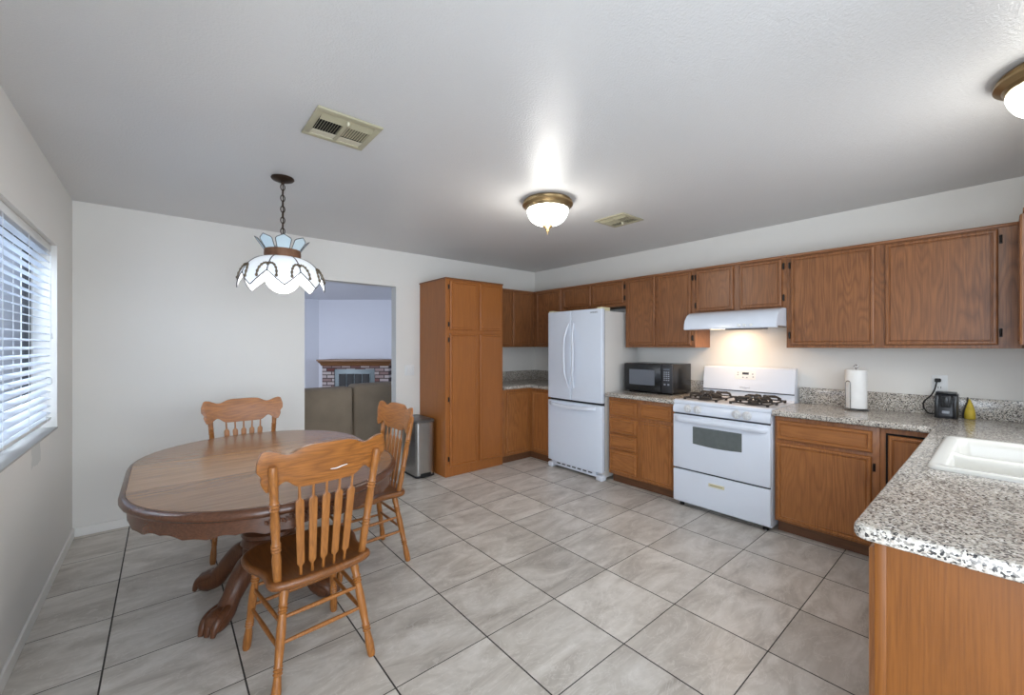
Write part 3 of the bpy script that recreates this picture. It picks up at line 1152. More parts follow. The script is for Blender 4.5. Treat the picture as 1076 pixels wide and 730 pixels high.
bm = BM()
rings = []
for k in range(25):
    s = k / 24
    y = RY0 + 0.012 + (RY1 - RY0 - 0.024) * s
    e = min(1, min(s, 1 - s) / 0.06)
    ox = RX - 0.032 - 0.032 * e ** 0.5
    rings.append([(RX - 0.030, y, 0.735), (ox + 0.006, y, 0.736), (ox, y, 0.746), (ox, y, 0.770), (ox + 0.008, y, 0.782), (RX - 0.030, y, 0.786)])
add_rings(bm, rings)
obj('handle', bm, M['white'], od, smooth=50)
bm = BM()
ol = []
for k in range(13):
    s = k / 12
    ol.append((1.300 + 0.388 * s, 0.562 - 0.010 * math.sin(PI * s)))
for k in range(13):
    s = 1 - k / 12
    ol.append((1.300 + 0.388 * s, 0.706))
add_prism(bm, ol, lambda u, v, d: (d, u, v), RX - 0.0352, RX - 0.033)
obj('window', bm, M['oven_glass'], od)
obj('door_gap', boxes(((RX - 0.012, RY0 + 0.006, 0.318), (RX + 0.001, RY1 - 0.006, 0.335)), ((RX - 0.012, RY0 + 0.006, 0.794), (RX + 0.001, RY1 - 0.006, 0.805))), M['charcoal'], t)
bm = BM()
add_box(bm, (RX - 0.032, RY0, 0.045), (RX - 0.001, RY1, 0.320), 0.007, 3)
sd = obj('storage_drawer', bm, M['white'], t)
bm = BM()
add_box(bm, (RX - 0.037, 1.430, 0.234), (RX - 0.031, 1.556, 0.262), 0.003)
pl = obj('pull', bm, M['ivory'], sd)
obj('pull_slot', boxes(((RX - 0.0385, 1.442, 0.246), (RX - 0.036, 1.544, 0.254))), M['vent'], pl)
# backguard
bm = BM()
prof = [(4.062, 0.925), (3.990, 0.925), (3.990, 0.975), (3.984, 0.985), (3.996, 1.10), (4.010, 1.185), (4.022, 1.196), (4.062, 1.196)]
add_prism(bm, prof, lambda u, v, d: (u, d, v), RY0 + 0.002, RY1 - 0.002)
bk = obj('backguard', bm, M['white'], t, smooth=25)
obj('seam', boxes(((3.9835, RY0 + 0.004, 0.975), (3.992, RY1 - 0.004, 0.982))), M['charcoal'], bk)
bm = BM()


def bgx(z):
    return 3.984 + (z - 0.985) / 0.115 * 0.012 if z < 1.10 else 3.996 + (z - 1.10) / 0.085 * 0.014


def bg_plate(y0, y1, z0, z1, off):
    b_ = BM()
    add_prism(b_, [(y0, z0), (y1, z0), (y1, z1), (y0, z1)], lambda u, v, d: (bgx(v) + d, u, v), -off, 0.003)
    return b_


ck = obj('clock_panel', bg_plate(1.405, 1.578, 1.085, 1.163, 0.0015), M['white_pl'], bk)
obj('display', bg_plate(1.462, 1.516, 1.128, 1.148, 0.0025), M['lcd'], ck)
bm = BM()
for y, z in ((1.553, 1.145), (1.553, 1.125), (1.508, 1.103), (1.476, 1.103), (1.430, 1.135), (1.425, 1.110)):
    add_prism(bm, [(y - 0.006, z - 0.005), (y + 0.006, z - 0.005), (y + 0.006, z + 0.005), (y - 0.006, z + 0.005)], lambda u, v, d: (bgx(v) + d, u, v), -0.0025, 0.003)
obj('buttons', bm, M['grey_lit'], ck)
text_mesh('badge', 'Whirlpool', 0.020, M['grey_lit'], (bgx(1.012) - 0.0006, 1.492, 1.012), (0, -1, 0), (0.1, 0, 1), bk, 0.0012)
# grates and burners
for gy in (1.675, 1.290):
    bm = BM()
    hw, x0_, x1_ = 0.135, 3.525, 3.915
    zb = 0.938
    for x in (x0_, (x0_ + x1_) / 2, x1_):
        add_box(bm, (x - 0.006, gy - hw, zb - 0.010), (x + 0.006, gy + hw, zb), 0.002, 1)
    for y in (gy - hw, gy + hw):
        add_box(bm, (x0_, y - 0.006, zb - 0.010), (x1_, y + 0.006, zb), 0.002, 1)
        for x in (x0_, (x0_ + x1_) / 2, x1_):
            add_box(bm, (x - 0.009, y - 0.009, 0.9155), (x + 0.009, y + 0.009, zb), 0.002, 1)
    for bx_ in (3.622, 3.818):
        for k in range(8):
            a = k * PI / 4
            ro_ = 0.097 if k % 2 == 0 else 0.128
            if k % 4 == 2:
                ro_ = hw
            e_ = Vector((math.cos(a), math.sin(a), 0))
            c_ = Vector((bx_, gy, 0))
            zt_ = Vector((0, 0, zb + 0.030))
            add_tube(bm, [c_ + e_ * ro_ + Vector((0, 0, zb - 0.006)), c_ + e_ * (ro_ - 0.004) + zt_ * 0.99, c_ + e_ * (ro_ - 0.03) + zt_, c_ + e_ * 0.034 + zt_, c_ + e_ * 0.030 + zt_ - Vector((0, 0, 0.02))], [0.007, 0.008, 0.008, 0.008, 0.007], 6)
    obj('burner_grate', bm, M['iron'], t)
    for bx_ in (3.622, 3.818):
        bm = BM()
        add_lathe(bm, [(0.062, 0.9155), (0.060, 0.919), (0.040, 0.922), (0.040, 0.930), (0.034, 0.938), (0.012, 0.940)], (bx_, gy, 0), 24)
        obj('burner', bm, M['iron'], t)
for x in (RX + 0.03, 4.0):
    for y in (RY0 + 0.05, RY1 - 0.05):
        bm = BM()
        add_lathe(bm, [(0.02, 0), (0.02, 0.014), (0.012, 0.018), (0.012, 0.032)], (x, y, 0), 14)
        obj('foot', bm, M['black_matt'], t)

# ------------------------------------------------------------------ range hood
HY0, HY1 = 1.108, 1.840
t = thing('range_hood', 'white under-cabinet range hood with its lamp on, above the gas range', 'range hood', (3.8, 1.48, 1.52))
bm = BM()
XH = XR - 0.002
prof = [(XH, 1.686), (3.72, 1.686), (3.66, 1.676), (3.615, 1.652), (3.583, 1.615), (3.568, 1.575), (3.563, 1.535), (3.570, 1.528), (3.585, 1.528), (3.60, 1.545), (XH, 1.545)]
add_prism(bm, prof, lambda u, v, d: (u, d, v), HY0, HY1)
obj('shell', bm, M['white'], t, smooth=28)
bm = BM()
add_box(bm, (3.60, 1.21, 1.520), (3.70, 1.50, 1.546), 0.003)
obj('switch_housing', bm, M['charcoal'], t)
for y in (1.375, 1.335, 1.285):
    bm = BM()
    add_lathe(bm, [(0.012, 0.0), (0.013, -0.008), (0.009, -0.014)], (3.566, y, 1.552), 14, 'X')
    obj('knob', bm, M['white_pl'], t)
bm = BM()
add_box(bm, (3.74, 1.50, 1.536), (3.86, 1.72, 1.546), 0.003)
obj('lamp_lens', bm, M['hood_lamp'], t)
bm = BM()
add_box(bm, (3.72, 1.15, 1.539), (4.02, 1.46, 1.5455), 0.002)
obj('filter', bm, M['steel'], t)
hl = area('hood_lamp', (3.82, 1.55, 1.528), (3.85, 1.55, 0.9), 0.16, 0.34, 2.1, (1.0, 0.66, 0.40))

# ------------------------------------------------------------------ counter items
# paper towel holder and roll
px_, py_ = 3.925, 0.700
t = thing('paper_towel_holder', 'chrome wire paper towel holder standing on the granite by the range', 'paper towel holder', (px_, py_, CZ1))
bm = BM()
add_lathe(bm, [(0.072, CZ1 + 0.0006), (0.074, CZ1 + 0.005), (0.070, CZ1 + 0.010), (0.01, CZ1 + 0.012)], (px_, py_, 0), 32)
obj('base', bm, M['steel_dark'], t)
bm = BM()
add_tube(bm, [(px_, py_, CZ1 + 0.01), (px_, py_, 1.222)], 0.005, 10)
add_torus(bm, (px_, py_, 1.233), 0.012, 0.0035, (0, 1, 0), (0, 0, 1), 18, 8)
obj('rod', bm, M['chrome'], t)
bm = BM()
ax, ay = px_ - 0.0655, py_ + 0.0345
dirv = Vector((0.468, 0.884, 0)).normalized()
pts = []
for s in (-1, 1):
    seg_ = [(Vector((ax, ay, CZ1 + 0.008 + (1.11 - CZ1 - 0.008) * k / 6)) + dirv * 0.018 * s) for k in range(7)]
    pts += seg_ if s < 0 else list(reversed(seg_))
    if s < 0:
        for k in range(1, 8):
            a = PI - PI * k / 8
            pts.append(Vector((ax, ay, 1.11)) + dirv * 0.018 * math.cos(a) + Vector((0, 0, 0.018 * math.sin(a))))
add_tube(bm, pts, 0.0032, 8)
obj('tension_arm', bm, M['chrome'], t)
roll = BM()
add_lathe(roll, [(0.0085, CZ1 + 0.016), (0.064, CZ1 + 0.016), (0.0645, CZ1 + 0.020), (0.0645, 1.206), (0.063, 1.210), (0.022, 1.210), (0.020, 1.206), (0.0085, 1.2055)], (px_, py_, 0), 40, wrap=True)
r_ = obj('paper_towel_roll', roll, M['paper'], None, label='white paper towel roll held upright on the wire holder', category='paper towel')

# battery charger
t = thing('battery_charger', 'black battery charger dock plugged in against the granite backsplash', 'charger', (3.955, 0.238, CZ1))
bm = BM()
cy0, cy1 = 0.186, 0.292
prof = [(3.905, CZ1 + 0.0008), (3.900, CZ1 + 0.02), (3.915, 1.045), (3.935, 1.068), (4.02, 1.072), (4.03, CZ1 + 0.0008)]
add_prism(bm, prof, lambda u, v, d: (u, d, v), cy0, cy1)
bmesh.ops.bevel(bm, geom=bm.edges[:], offset=0.005, segments=2, affect='EDGES', profile=0.5)
obj('body', bm, M['charcoal'], t)
for y in (cy1 - 0.012, cy0 + 0.012):
    bm = BM()
    add_box(bm, (3.892, y - 0.010, CZ1 + 0.005), (3.935, y + 0.010, 1.062), 0.005)
    obj('side_rail', bm, M['black'], t)
bm = BM()
add_box(bm, (3.897, 0.215, 0.985), (3.925, 0.263, 1.06), 0.004)
add_box(bm, (3.893, 0.224, 0.99), (3.91, 0.230, 1.05), 0.001, 1)
add_box(bm, (3.893, 0.248, 0.99), (3.91, 0.254, 1.05), 0.001, 1)
obj('battery_slot', bm, M['black'], t)
bm = BM()
add_box(bm, (3.896, 0.222, 0.945), (3.905, 0.256, 0.962), 0.002, 1)
obj('label_plate', bm, M['grey_lit'], t)
bm = BM()
add_box(bm, (3.93, cy0 + 0.006, 1.068), (4.02, cy1 - 0.004, 1.082), 0.004)
obj('top_ridge', bm, M['black'], t)
bm = BM()
pts = spline([(4.02, cy1 - 0.01, 0.93), (4.02, 0.325, 0.925), (4.035, 0.350, 0.955), (4.035, 0.352, 1.0), (4.04, 0.318, 1.045), (4.05, 0.300, 1.09), (4.062, 0.290, 1.148), (4.076, 0.288, 1.152)], 6, False)
add_tube(bm, pts, 0.0042, 8)
obj('cord', bm, M['black_matt'], t)
bm = BM()
add_box(bm, (4.050, 0.272, 1.138), (4.0795, 0.302, 1.163), 0.005)
obj('plug', bm, M['black_matt'], t)

# outlet
t = thing('wall_outlet', 'white wall outlet plate behind the black charger', 'outlet', (XR - 0.004, 0.275, 1.13))
bm = BM()
add_box(bm, (XR - 0.006, 0.240, 1.065), (XR, 0.318, 1.185), 0.002)
pt = obj('plate', bm, M['white_pl'], t)
for z in (1.150, 1.100):
    bm = BM()
    add_box(bm, (XR - 0.008, 0.262, z - 0.016), (XR - 0.005, 0.296, z + 0.016), 0.002)
    s = obj('socket', bm, M['white_pl'], t)
    obj('slot', boxes(((XR - 0.0085, 0.271, z - 0.006), (XR - 0.0075, 0.274, z + 0.008)), ((XR - 0.0085, 0.284, z - 0.006), (XR - 0.0075, 0.287, z + 0.008))), M['charcoal'], s)

# yellow pouch
t = thing('yellow_pouch', 'small yellow pouch standing against the backsplash beside the charger', 'pouch', (3.985, 0.135, CZ1))
bm = BM()
rings = []
for k, (z, w, dd) in enumerate([(0.0, 0.020, 0.014), (0.006, 0.025, 0.018), (0.03, 0.026, 0.019), (0.06, 0.023, 0.016), (0.09, 0.016, 0.011), (0.115, 0.008, 0.007), (0.128, 0.004, 0.004)]):
    rings.append([(3.985 + 0.05 * z + dd * math.sin(2 * PI * j / 14), 0.135 + 0.1 * z * 0.3 + w * math.cos(2 * PI * j / 14) * (1 + 0.08 * math.sin(3 * j + k)), CZ1 + 0.0008 + z) for j in range(14)])
add_rings(bm, rings)
obj('bag', bm, M['yellow'], t, smooth=60)
bm = BM()
add_tube(bm, spline([(3.985, 0.165, CZ1 + 0.007), (3.980, 0.163, CZ1 + 0.05), (3.985, 0.148, CZ1 + 0.11), (3.992, 0.146, CZ1 + 0.14)], 5, False), 0.004, 6)
obj('strap', bm, M['black_matt'], t)

# light switch
t = thing('light_switch', 'white double light switch plate between the doorway and the pantry', 'light switch', (2.135, YB, 1.11))
bm = BM()
add_box(bm, (2.078, YB - 0.006, 1.050), (2.192, YB, 1.170), 0.002)
obj('plate', bm, M['white_pl'], t)
for x in (2.112, 2.158):
    bm = BM()
    add_box(bm, (x - 0.016, YB - 0.011, 1.078), (x + 0.016, YB - 0.004, 1.142), 0.002)
    obj('rocker', bm, M['white_pl'], t)

# ------------------------------------------------------------------ trash can
t = thing('trash_can', 'slim stainless steel step bin standing beside the pantry', 'trash can', (2.115, 4.12, 0))
TX0, TX1, TY0, TY1 = 2.010, 2.228, 3.925, 4.300
bm = BM()
add_rings(bm, [rrect(TX0, TX1, TY0, TY1, 0.035, 0.022), rrect(TX0, TX1, TY0, TY1, 0.035, 0.575)])
obj('body', bm, M['steel'], t, smooth=40)
bm = BM()
add_rings(bm, [rrect(TX0 + 0.004, TX1 - 0.004, TY0 + 0.004, TY1 - 0.004, 0.033, 0.0), rrect(TX0 - 0.003, TX1 + 0.003, TY0 - 0.003, TY1 + 0.003, 0.036, 0.004), rrect(TX0 - 0.003, TX1 + 0.003, TY0 - 0.003, TY1 + 0.003, 0.036, 0.024)])
obj('base', bm, M['black_matt'], t, smooth=40)
bm = BM()
add_rings(bm, [rrect(TX0 - 0.004, TX1 + 0.004, TY0 - 0.004, TY1 + 0.004, 0.037, 0.577), rrect(TX0 - 0.005, TX1 + 0.005, TY0 - 0.005, TY1 + 0.005, 0.037, 0.594),
               rrect(TX0 + 0.002, TX1 - 0.002, TY0 + 0.002, TY1 - 0.002, 0.034, 0.604), rrect(TX0 + 0.03, TX1 - 0.03, TY0 + 0.03, TY1 - 0.03, 0.02, 0.613)])
obj('lid', bm, M['steel_dark'], t, smooth=25)
bm = BM()
add_box(bm, (TX0 + 0.055, TY0 - 0.030, 0.010), (TX1 - 0.055, TY0 + 0.01, 0.024), 0.004)
pd = obj('pedal', bm, M['black_matt'], t)
obj('recess', boxes(((TX0 + 0.05, TY0 - 0.0045, 0.004), (TX1 - 0.05, TY0 + 0.01, 0.045)), bevel=0.002), M['black_matt'], t)


# ------------------------------------------------------------------ dining table
TC = (0.458, 2.735)
PC = (0.458, 2.675)      # pedestal centre
HW, HL = 0.610, 0.254


def stadium(r, z, n=22, hl=HL):
    out = []
    for k in range(n + 1):
        a = PI * k / n
        out.append((TC[0] + r * math.cos(a), TC[1] + hl + r * math.sin(a), z))
    for k in range(n + 1):
        a = PI + PI * k / n
        out.append((TC[0] + r * math.cos(a), TC[1] - hl + r * math.sin(a), z))
    return out


t = thing('dining_table', 'large oval dark wood pedestal dining table with clawed feet and a scalloped apron', 'dining table', (TC[0], TC[1], 0))
TZ = 0.742
# table top: two half ends and the leaf between them (pattern of one board surface each)
bm = BM()
ri = HW - 0.025


def half(sign):
    b_ = BM()
    pts = []
    n = 24
    for k in range(n + 1):
        a = PI * k / n
        pts.append((TC[0] + ri * math.cos(a) * sign, TC[1] + sign * (HL + 0.0006) + sign * ri * math.sin(a)))
    add_prism(b_, pts, lambda u, v, d: (u, v, d), TZ - 0.03, TZ)
    return b_


top1 = obj('table_top', half(-1), M['top'], t, smooth=0)
top2 = obj('table_top', half(1), M['top'], t, smooth=0)
obj('leaf', boxes(((TC[0] - ri, TC[1] - HL + 0.0006, TZ - 0.03), (TC[0] + ri, TC[1] + HL - 0.0006, TZ))), M['leaf'], t)
bm = BM()
add_rings(bm, [stadium(ri + 0.0005, TZ - 0.032), stadium(ri + 0.0005, TZ - 0.003), stadium(ri + 0.003, TZ - 0.0005), stadium(ri + 0.009, TZ - 0.001), stadium(ri + 0.016, TZ - 0.006),
               stadium(ri + 0.022, TZ - 0.014), stadium(ri + 0.025, TZ - 0.024), stadium(ri + 0.022, TZ - 0.033), stadium(ri + 0.014, TZ - 0.038), stadium(ri + 0.010, TZ - 0.043), stadium(ri + 0.002, TZ - 0.043)], False, True)
obj('edge_molding', bm, M['rim'], t, smooth=50)
# apron with scalloped lower edge
bm = BM()
ro, rin = ri - 0.004, ri - 0.024
NN = 140
so = stadium(ro, 0, NN)
si = stadium(rin, 0, NN)
ring_rows = []
L = 0.0
prev = None
for a, b in zip(so, si):
    if prev is not None:
        L += (Vector(a) - Vector(prev)).length
    prev = a
    ph = (L / 0.30) % 1.0
    zb = TZ - 0.118 + 0.014 * (0.5 + 0.5 * math.cos(2 * PI * ph)) + 0.008 * abs(math.sin(3 * PI * ph))
    ring_rows.append([(a[0], a[1], TZ - 0.043), (a[0], a[1], TZ - 0.092), (a[0] * 1.0, a[1], zb), (b[0], b[1], zb), (b[0], b[1], TZ - 0.043)])
add_rings(bm, ring_rows, False, True)
obj('apron', bm, M['rim'], t, smooth=30)
# carved swag on the near and far ends of the apron
for sgn in (-1, 1):
    bm = BM()
    for k in range(-11, 12):
        a = sgn * PI / 2 + k * 0.022
        rr = ro + 0.003
        zc = TZ - 0.066 + 0.006 * math.sin(k * 1.3)
        cx_, cy_ = TC[0] + rr * math.cos(a), TC[1] + sgn * HL + rr * math.sin(a)
        add_tube(bm, [(cx_ - 0.006 * math.sin(a), cy_ + 0.006 * math.cos(a), zc - 0.008), (cx_ + 0.004 * math.cos(a), cy_ + 0.004 * math.sin(a), zc), (cx_ + 0.006 * math.sin(a), cy_ - 0.006 * math.cos(a), zc + 0.009)], [0.003, 0.006, 0.003], 6)
    obj('carved_swag', bm, M['carved'], t, smooth=60)
bm = BM()
add_lathe(bm, [(0.20, 0.698), (0.20, 0.676), (0.12, 0.665), (0.105, 0.640), (0.120, 0.615), (0.085, 0.590), (0.080, 0.540), (0.100, 0.490), (0.130, 0.440), (0.125, 0.400), (0.100, 0.375),
               (0.128, 0.362), (0.135, 0.346), (0.118, 0.334), (0.132, 0.320), (0.138, 0.300), (0.122, 0.284), (0.128, 0.268), (0.128, 0.240), (0.118, 0.200), (0.100, 0.150), (0.06, 0.125), (0.02, 0.120)],
          (PC[0], PC[1], 0), 40)
obj('pedestal', bm, M['carved'], t, smooth=40)
for k, ang in enumerate((48, 139, 221, 311)):
    a = R(ang)
    dv = Vector((math.cos(a), math.sin(a), 0))
    sv = Vector((-math.sin(a), math.cos(a), 0))
    c0 = Vector((PC[0], PC[1], 0))
    bm = BM()

    def pt_(r, z, s=0.0):
        return c0 + dv * r + sv * s + Vector((0, 0, z))
    pts = spline([pt_(0.07, 0.215), pt_(0.14, 0.225), pt_(0.20, 0.185), pt_(0.26, 0.120), pt_(0.30, 0.075), pt_(0.34, 0.060), pt_(0.374, 0.053), pt_(0.396, 0.046)], 4, False)
    rad = []
    ctrl = [0.060, 0.062, 0.054, 0.044, 0.050, 0.056, 0.050, 0.020]
    for i in range(len(pts)):
        f_ = i / 4
        j = min(int(f_), len(ctrl) - 2)
        rad.append(ctrl[j] + (ctrl[j + 1] - ctrl[j]) * (f_ - j))
    add_tube(bm, pts, rad, 12)
    lg = obj('leg', bm, M['carved'], t, smooth=60)
    bm = BM()
    for s in (-0.030, 0.0, 0.030):
        tp = spline([pt_(0.285, 0.105, s * 0.6), pt_(0.335, 0.092, s), pt_(0.380, 0.070, s * 1.1), pt_(0.402, 0.018, s * 1.1)], 4, False)
        n = len(tp)
        add_tube(bm, tp, [0.011 + 0.011 * math.sin(PI * min(1, i / (n - 1) * 0.9 + 0.1)) for i in range(n)], 8)
    obj('claw', bm, M['carved'], lg, smooth=60)


# ------------------------------------------------------------------ dining chairs
LEGP = [(0, .014), (.03, .0175), (.12, .0185), (.25, .0135), (.262, .018), (.276, .0130), (.290, .018), (.304, .0130), (.318, .0175), (.33, .0145), (.45, .017), (.62, .018), (.745, .0145), (.758, .019),
        (.772, .0138), (.786, .019), (.80, .0138), (.814, .019), (.83, .0148), (.9, .0185), (1, .013)]
POSTP = [(0, .0145), (.05, .0155), (.20, .0175), (.27, .0140), (.282, .0185), (.296, .0132), (.31, .0185), (.324, .0132), (.338, .0185), (.352, .0145), (.50, .0178), (.625, .0145), (.638, .0185), (.652, .0130),
         (.666, .0185), (.68, .0130), (.694, .0185), (.71, .0145), (.80, .0165), (.93, .016), (.985, .015), (1, .011)]


def make_chair(label, group):
    t = thing('dining_chair', label, 'chair', (0, 0, 0), 0, group)
    # seat
    hs = [(0.0, 0.238), (0.10, 0.236), (0.18, 0.215), (0.226, 0.165), (0.238, 0.10), (0.232, 0.035), (0.212, -0.03), (0.203, -0.09), (0.208, -0.15), (0.203, -0.19), (0.165, -0.213), (0.08, -0.226), (0.0, -0.229)]
    full = hs + [(-x, y) for x, y in reversed(hs[1:-1])]
    ol = spline([(x, y, 0) for x, y in full], 4)

    def ring(sc, z):
        return [(p.x * sc, p.y * sc, z) for p in ol]
    bm = BM()
    add_rings(bm, [ring(0.90, 0.424), ring(0.965, 0.428), ring(0.995, 0.437), ring(1.0, 0.447), ring(0.985, 0.456), ring(0.955, 0.460), ring(0.90, 0.459), ring(0.80, 0.454), ring(0.55, 0.449), ring(0.2, 0.448)])
    obj('seat', bm, M['seat'], t, world=False, smooth=50)
    # posts
    for s in (-1, 1):
        bm = BM()
        add_turned(bm, (s * 0.172, -0.168, 0.452), (s * 0.208, -0.243, 0.930), POSTP)
        obj('post', bm, M['chair'], t, world=False, smooth=40)
    # crest rail
    bm = BM()
    NU, NV = 44, 8

    def ztop(u):
        a = abs(u)
        z = 0.990 - 0.026 * math.exp(-((a - 0.60) / 0.17) ** 2) + 0.004 * math.cos(a * PI / 2)
        if a > 0.90:
            z -= 0.045 * (1 - math.sqrt(max(0, 1 - ((a - 0.90) / 0.10) ** 2)))
        return z

    def zbot(u):
        a = abs(u)
        z = 0.826 + 0.034 * math.exp(-((a - 0.68) / 0.13) ** 2)
        if a > 0.93:
            z += 0.022 * (1 - math.sqrt(max(0, 1 - ((a - 0.93) / 0.07) ** 2)))
        return z
    rows = []
    for side in (0, 1):
        grid = []
        for i in range(NU + 1):
            u = -1 + 2 * i / NU
            col = []
            for j in range(NV + 1):
                v = j / NV
                wv = 0.2555 if v > 0.62 else 0.2555 - 0.022 * (1 - v / 0.62)
                wv -= 0.010 * math.exp(-((v - 0.42) / 0.12) ** 2)
                z = zbot(u) + (ztop(u) - zbot(u)) * v
                yb = -0.200 - 0.15 * (z - 0.83) - 0.022 * (1 - u * u)
                th = 0.011
                if j in (0, NV) or i in (0, NU):
                    th = 0.008
                if side == 0 and (j in (1, NV - 1)) and 0 < i < NU:
                    th -= 0.0015
                col.append(bm.verts.new((u * wv, yb + (th if side == 0 else -th), z)))
            grid.append(col)
        rows.append(grid)
        for i in range(NU):
            for j in range(NV):
                f4 = (grid[i][j], grid[i + 1][j], grid[i + 1][j + 1], grid[i][j + 1])
                bm.faces.new(f4)
    A, B = rows
    for i in range(NU):
        bm.faces.new((A[i][0], A[i + 1][0], B[i + 1][0], B[i][0]))
        bm.faces.new((A[i][NV], A[i + 1][NV], B[i + 1][NV], B[i][NV]))
    for j in range(NV):
        bm.faces.new((A[0][j], A[0][j + 1], B[0][j + 1], B[0][j]))
        bm.faces.new((A[NU][j], A[NU][j + 1], B[NU][j + 1], B[NU][j]))
    obj('crest_rail', bm, M['chair_h'], t, world=False, smooth=45)
    # spindles
    for k in range(5):
        xb, xt = (k - 2) * 0.044, (k - 2) * 0.054
        p0, p1 = Vector((xb, -0.178, 0.452)), Vector((xt, -0.222, 0.834))
        bm = BM()
        rings = []
        for tt, w_, th in [(0, .006, .006), (.09, .006, .006), (.11, .0075, .006), (.13, .0138, .0055), (.15, .0148, .0055), (.5, .0158, .0055), (.81, .0168, .0055), (.835, .0138, .0055), (.85, .007, .006), (.87, .0055, .0055), (1, .005, .005)]:
            c = p0 + (p1 - p0) * tt
            ring_ = []
            for j in range(12):
                a = 2 * PI * j / 12
                ca, sa = math.cos(a), math.sin(a)
                e = 0.45 if w_ > 0.008 else 1.0
                ring_.append(c + Vector((w_ * math.copysign(abs(ca) ** e, ca), th * math.copysign(abs(sa) ** e, sa), 0)))
            rings.append(ring_)
        add_rings(bm, rings)
        obj('spindle', bm, M['chair'], t, world=False, smooth=40)
    # legs
    feet = {('f', -1): ((-0.197, 0.215, 0), (-0.165, 0.150, 0.43)), ('f', 1): ((0.197, 0.215, 0), (0.165, 0.150, 0.43)),
            ('b', -1): ((-0.195, -0.222, 0), (-0.140, -0.150, 0.43)), ('b', 1): ((0.195, -0.222, 0), (0.140, -0.150, 0.43))}
    for key, (p0, p1) in feet.items():
        bm = BM()
        add_turned(bm, p0, p1, LEGP)
        obj('leg', bm, M['chair'], t, world=False, smooth=40)

    def at(key, z):
        p0, p1 = Vector(feet[key][0]), Vector(feet[key][1])
        return p0 + (p1 - p0) * (z / 0.43)

    def stretcher(k1, k2, z1, z2):
        a, b = at(k1, z1), at(k2, z2)
        bm = BM()
        add_turned(bm, a, b, [(0, .006), (.1, .0075), (.5, .0098), (.9, .0075), (1, .006)], 10)
        obj('stretcher', bm, M['chair'], t, world=False, smooth=40)
    for z in (0.195, 0.285):
        for s in (-1, 1):
            stretcher(('f', s), ('b', s), z, z)
        stretcher(('b', -1), ('b', 1), z + 0.02, z + 0.02)
    stretcher(('f', -1), ('f', 1), 0.21, 0.21)
    stretcher(('f', -1), ('f', 1), 0.30, 0.30)
    return t


ch = make_chair('honey oak dining chair seen from behind, back towards the camera, with a scratched crest rail', 'oak dining chairs around the table')
ch.location = (0.503, 2.03, 0)
ch.rotation_euler = (0, 0, R(4.5))
# white scratch on the crest back of the first chair only
bm = BM()
sp_ = spline([(0.005, -0.2455, 0.8800), (0.03, -0.2450, 0.8785), (0.05, -0.2445, 0.8825), (0.075, -0.2440, 0.8860)], 4, False)
add_tube(bm, sp_, [0.0012 + 0.0012 * math.sin(PI * i / (len(sp_) - 1)) for i in range(len(sp_))], 6)
for v in bm.verts:
    pass
scr = obj('scratch', bm, M['paper'], None, world=False)
c2 = dup(ch, (0.447, 3.435, 0), R(180 - 3), 'honey oak dining chair facing the camera across the table, before the blank wall', 'oak dining chairs around the table')
c3 = dup(ch, (0.985, 2.668, 0), R(90.5), 'honey oak dining chair seen edge-on at the table side towards the steel bin', 'oak dining chairs around the table')
scr.parent = ch

# ------------------------------------------------------------------ pendant lamp
PX, PYY = 0.573, 2.914
t = thing('pendant_lamp', 'white stained-glass pendant lamp hanging on a chain over the dining table', 'pendant lamp', (PX, PYY, H))
bm = BM()
add_lathe(bm, [(0.064, H), (0.066, H - 0.006), (0.060, H - 0.014), (0.035, H - 0.024), (0.012, H - 0.030), (0.008, H - 0.038)], (PX, PYY, 0), 32)
obj('canopy', bm, M['bronze'], t)
bm = BM()
z = H - 0.038
k = 0
while z > 2.085:
    ax1 = (1, 0, 0) if k % 2 == 0 else (0, 1, 0)
    add_torus(bm, (PX, PYY, z - 0.020), 0.0118, 0.0032, ax1, (0, 0, 1), 14, 6, 1.75)
    z -= 0.0345
    k += 1
zc_ = z
obj('chain', bm, M['bronze'], t, smooth=60)
bm = BM()
add_tube(bm, [(PX, PYY, H - 0.03), (PX + 0.004, PYY, 2.25), (PX, PYY, 1.97)], 0.003, 6)
obj('wire', bm, M['bronze'], t)
ZB = 1.985   # top of bronze band
bm = BM()
add_lathe(bm, [(0.092, ZB - 0.052), (0.101, ZB - 0.050), (0.103, ZB - 0.026), (0.101, ZB), (0.092, ZB + 0.002)], (PX, PYY, 0), 40)
add_lathe(bm, [(0.02, ZB + 0.030), (0.012, ZB + 0.055), (0.006, ZB + 0.095)], (PX, PYY, 0), 16)
for k in range(3):
    a = 2 * PI * k / 3
    add_tube(bm, [(PX, PYY, ZB + 0.035), (PX + 0.10 * math.cos(a), PYY + 0.10 * math.sin(a), ZB - 0.006)], 0.004, 6)
obj('band', bm, M['bronze_band'], t)
NP = 8
A0 = math.atan2(-PYY, -PX) + R(2)


def sh(a, s):
    """shade surface: s 0 at the band .. 1 at the rim"""
    r = 0.102 + 0.138 * math.sin(s * PI / 2 * 0.92)
    zz = ZB - 0.050 - 0.155 * (1 - math.cos(s * PI / 2 * 0.92)) - 0.030 * s
    return Vector((PX + r * math.cos(a), PYY + r * math.sin(a), zz))


def slim(d):
    """how far down the panel reaches at offset d in [-1, 1] from the petal centre"""
    return 1.12 - 0.34 * abs(d) ** 1.1


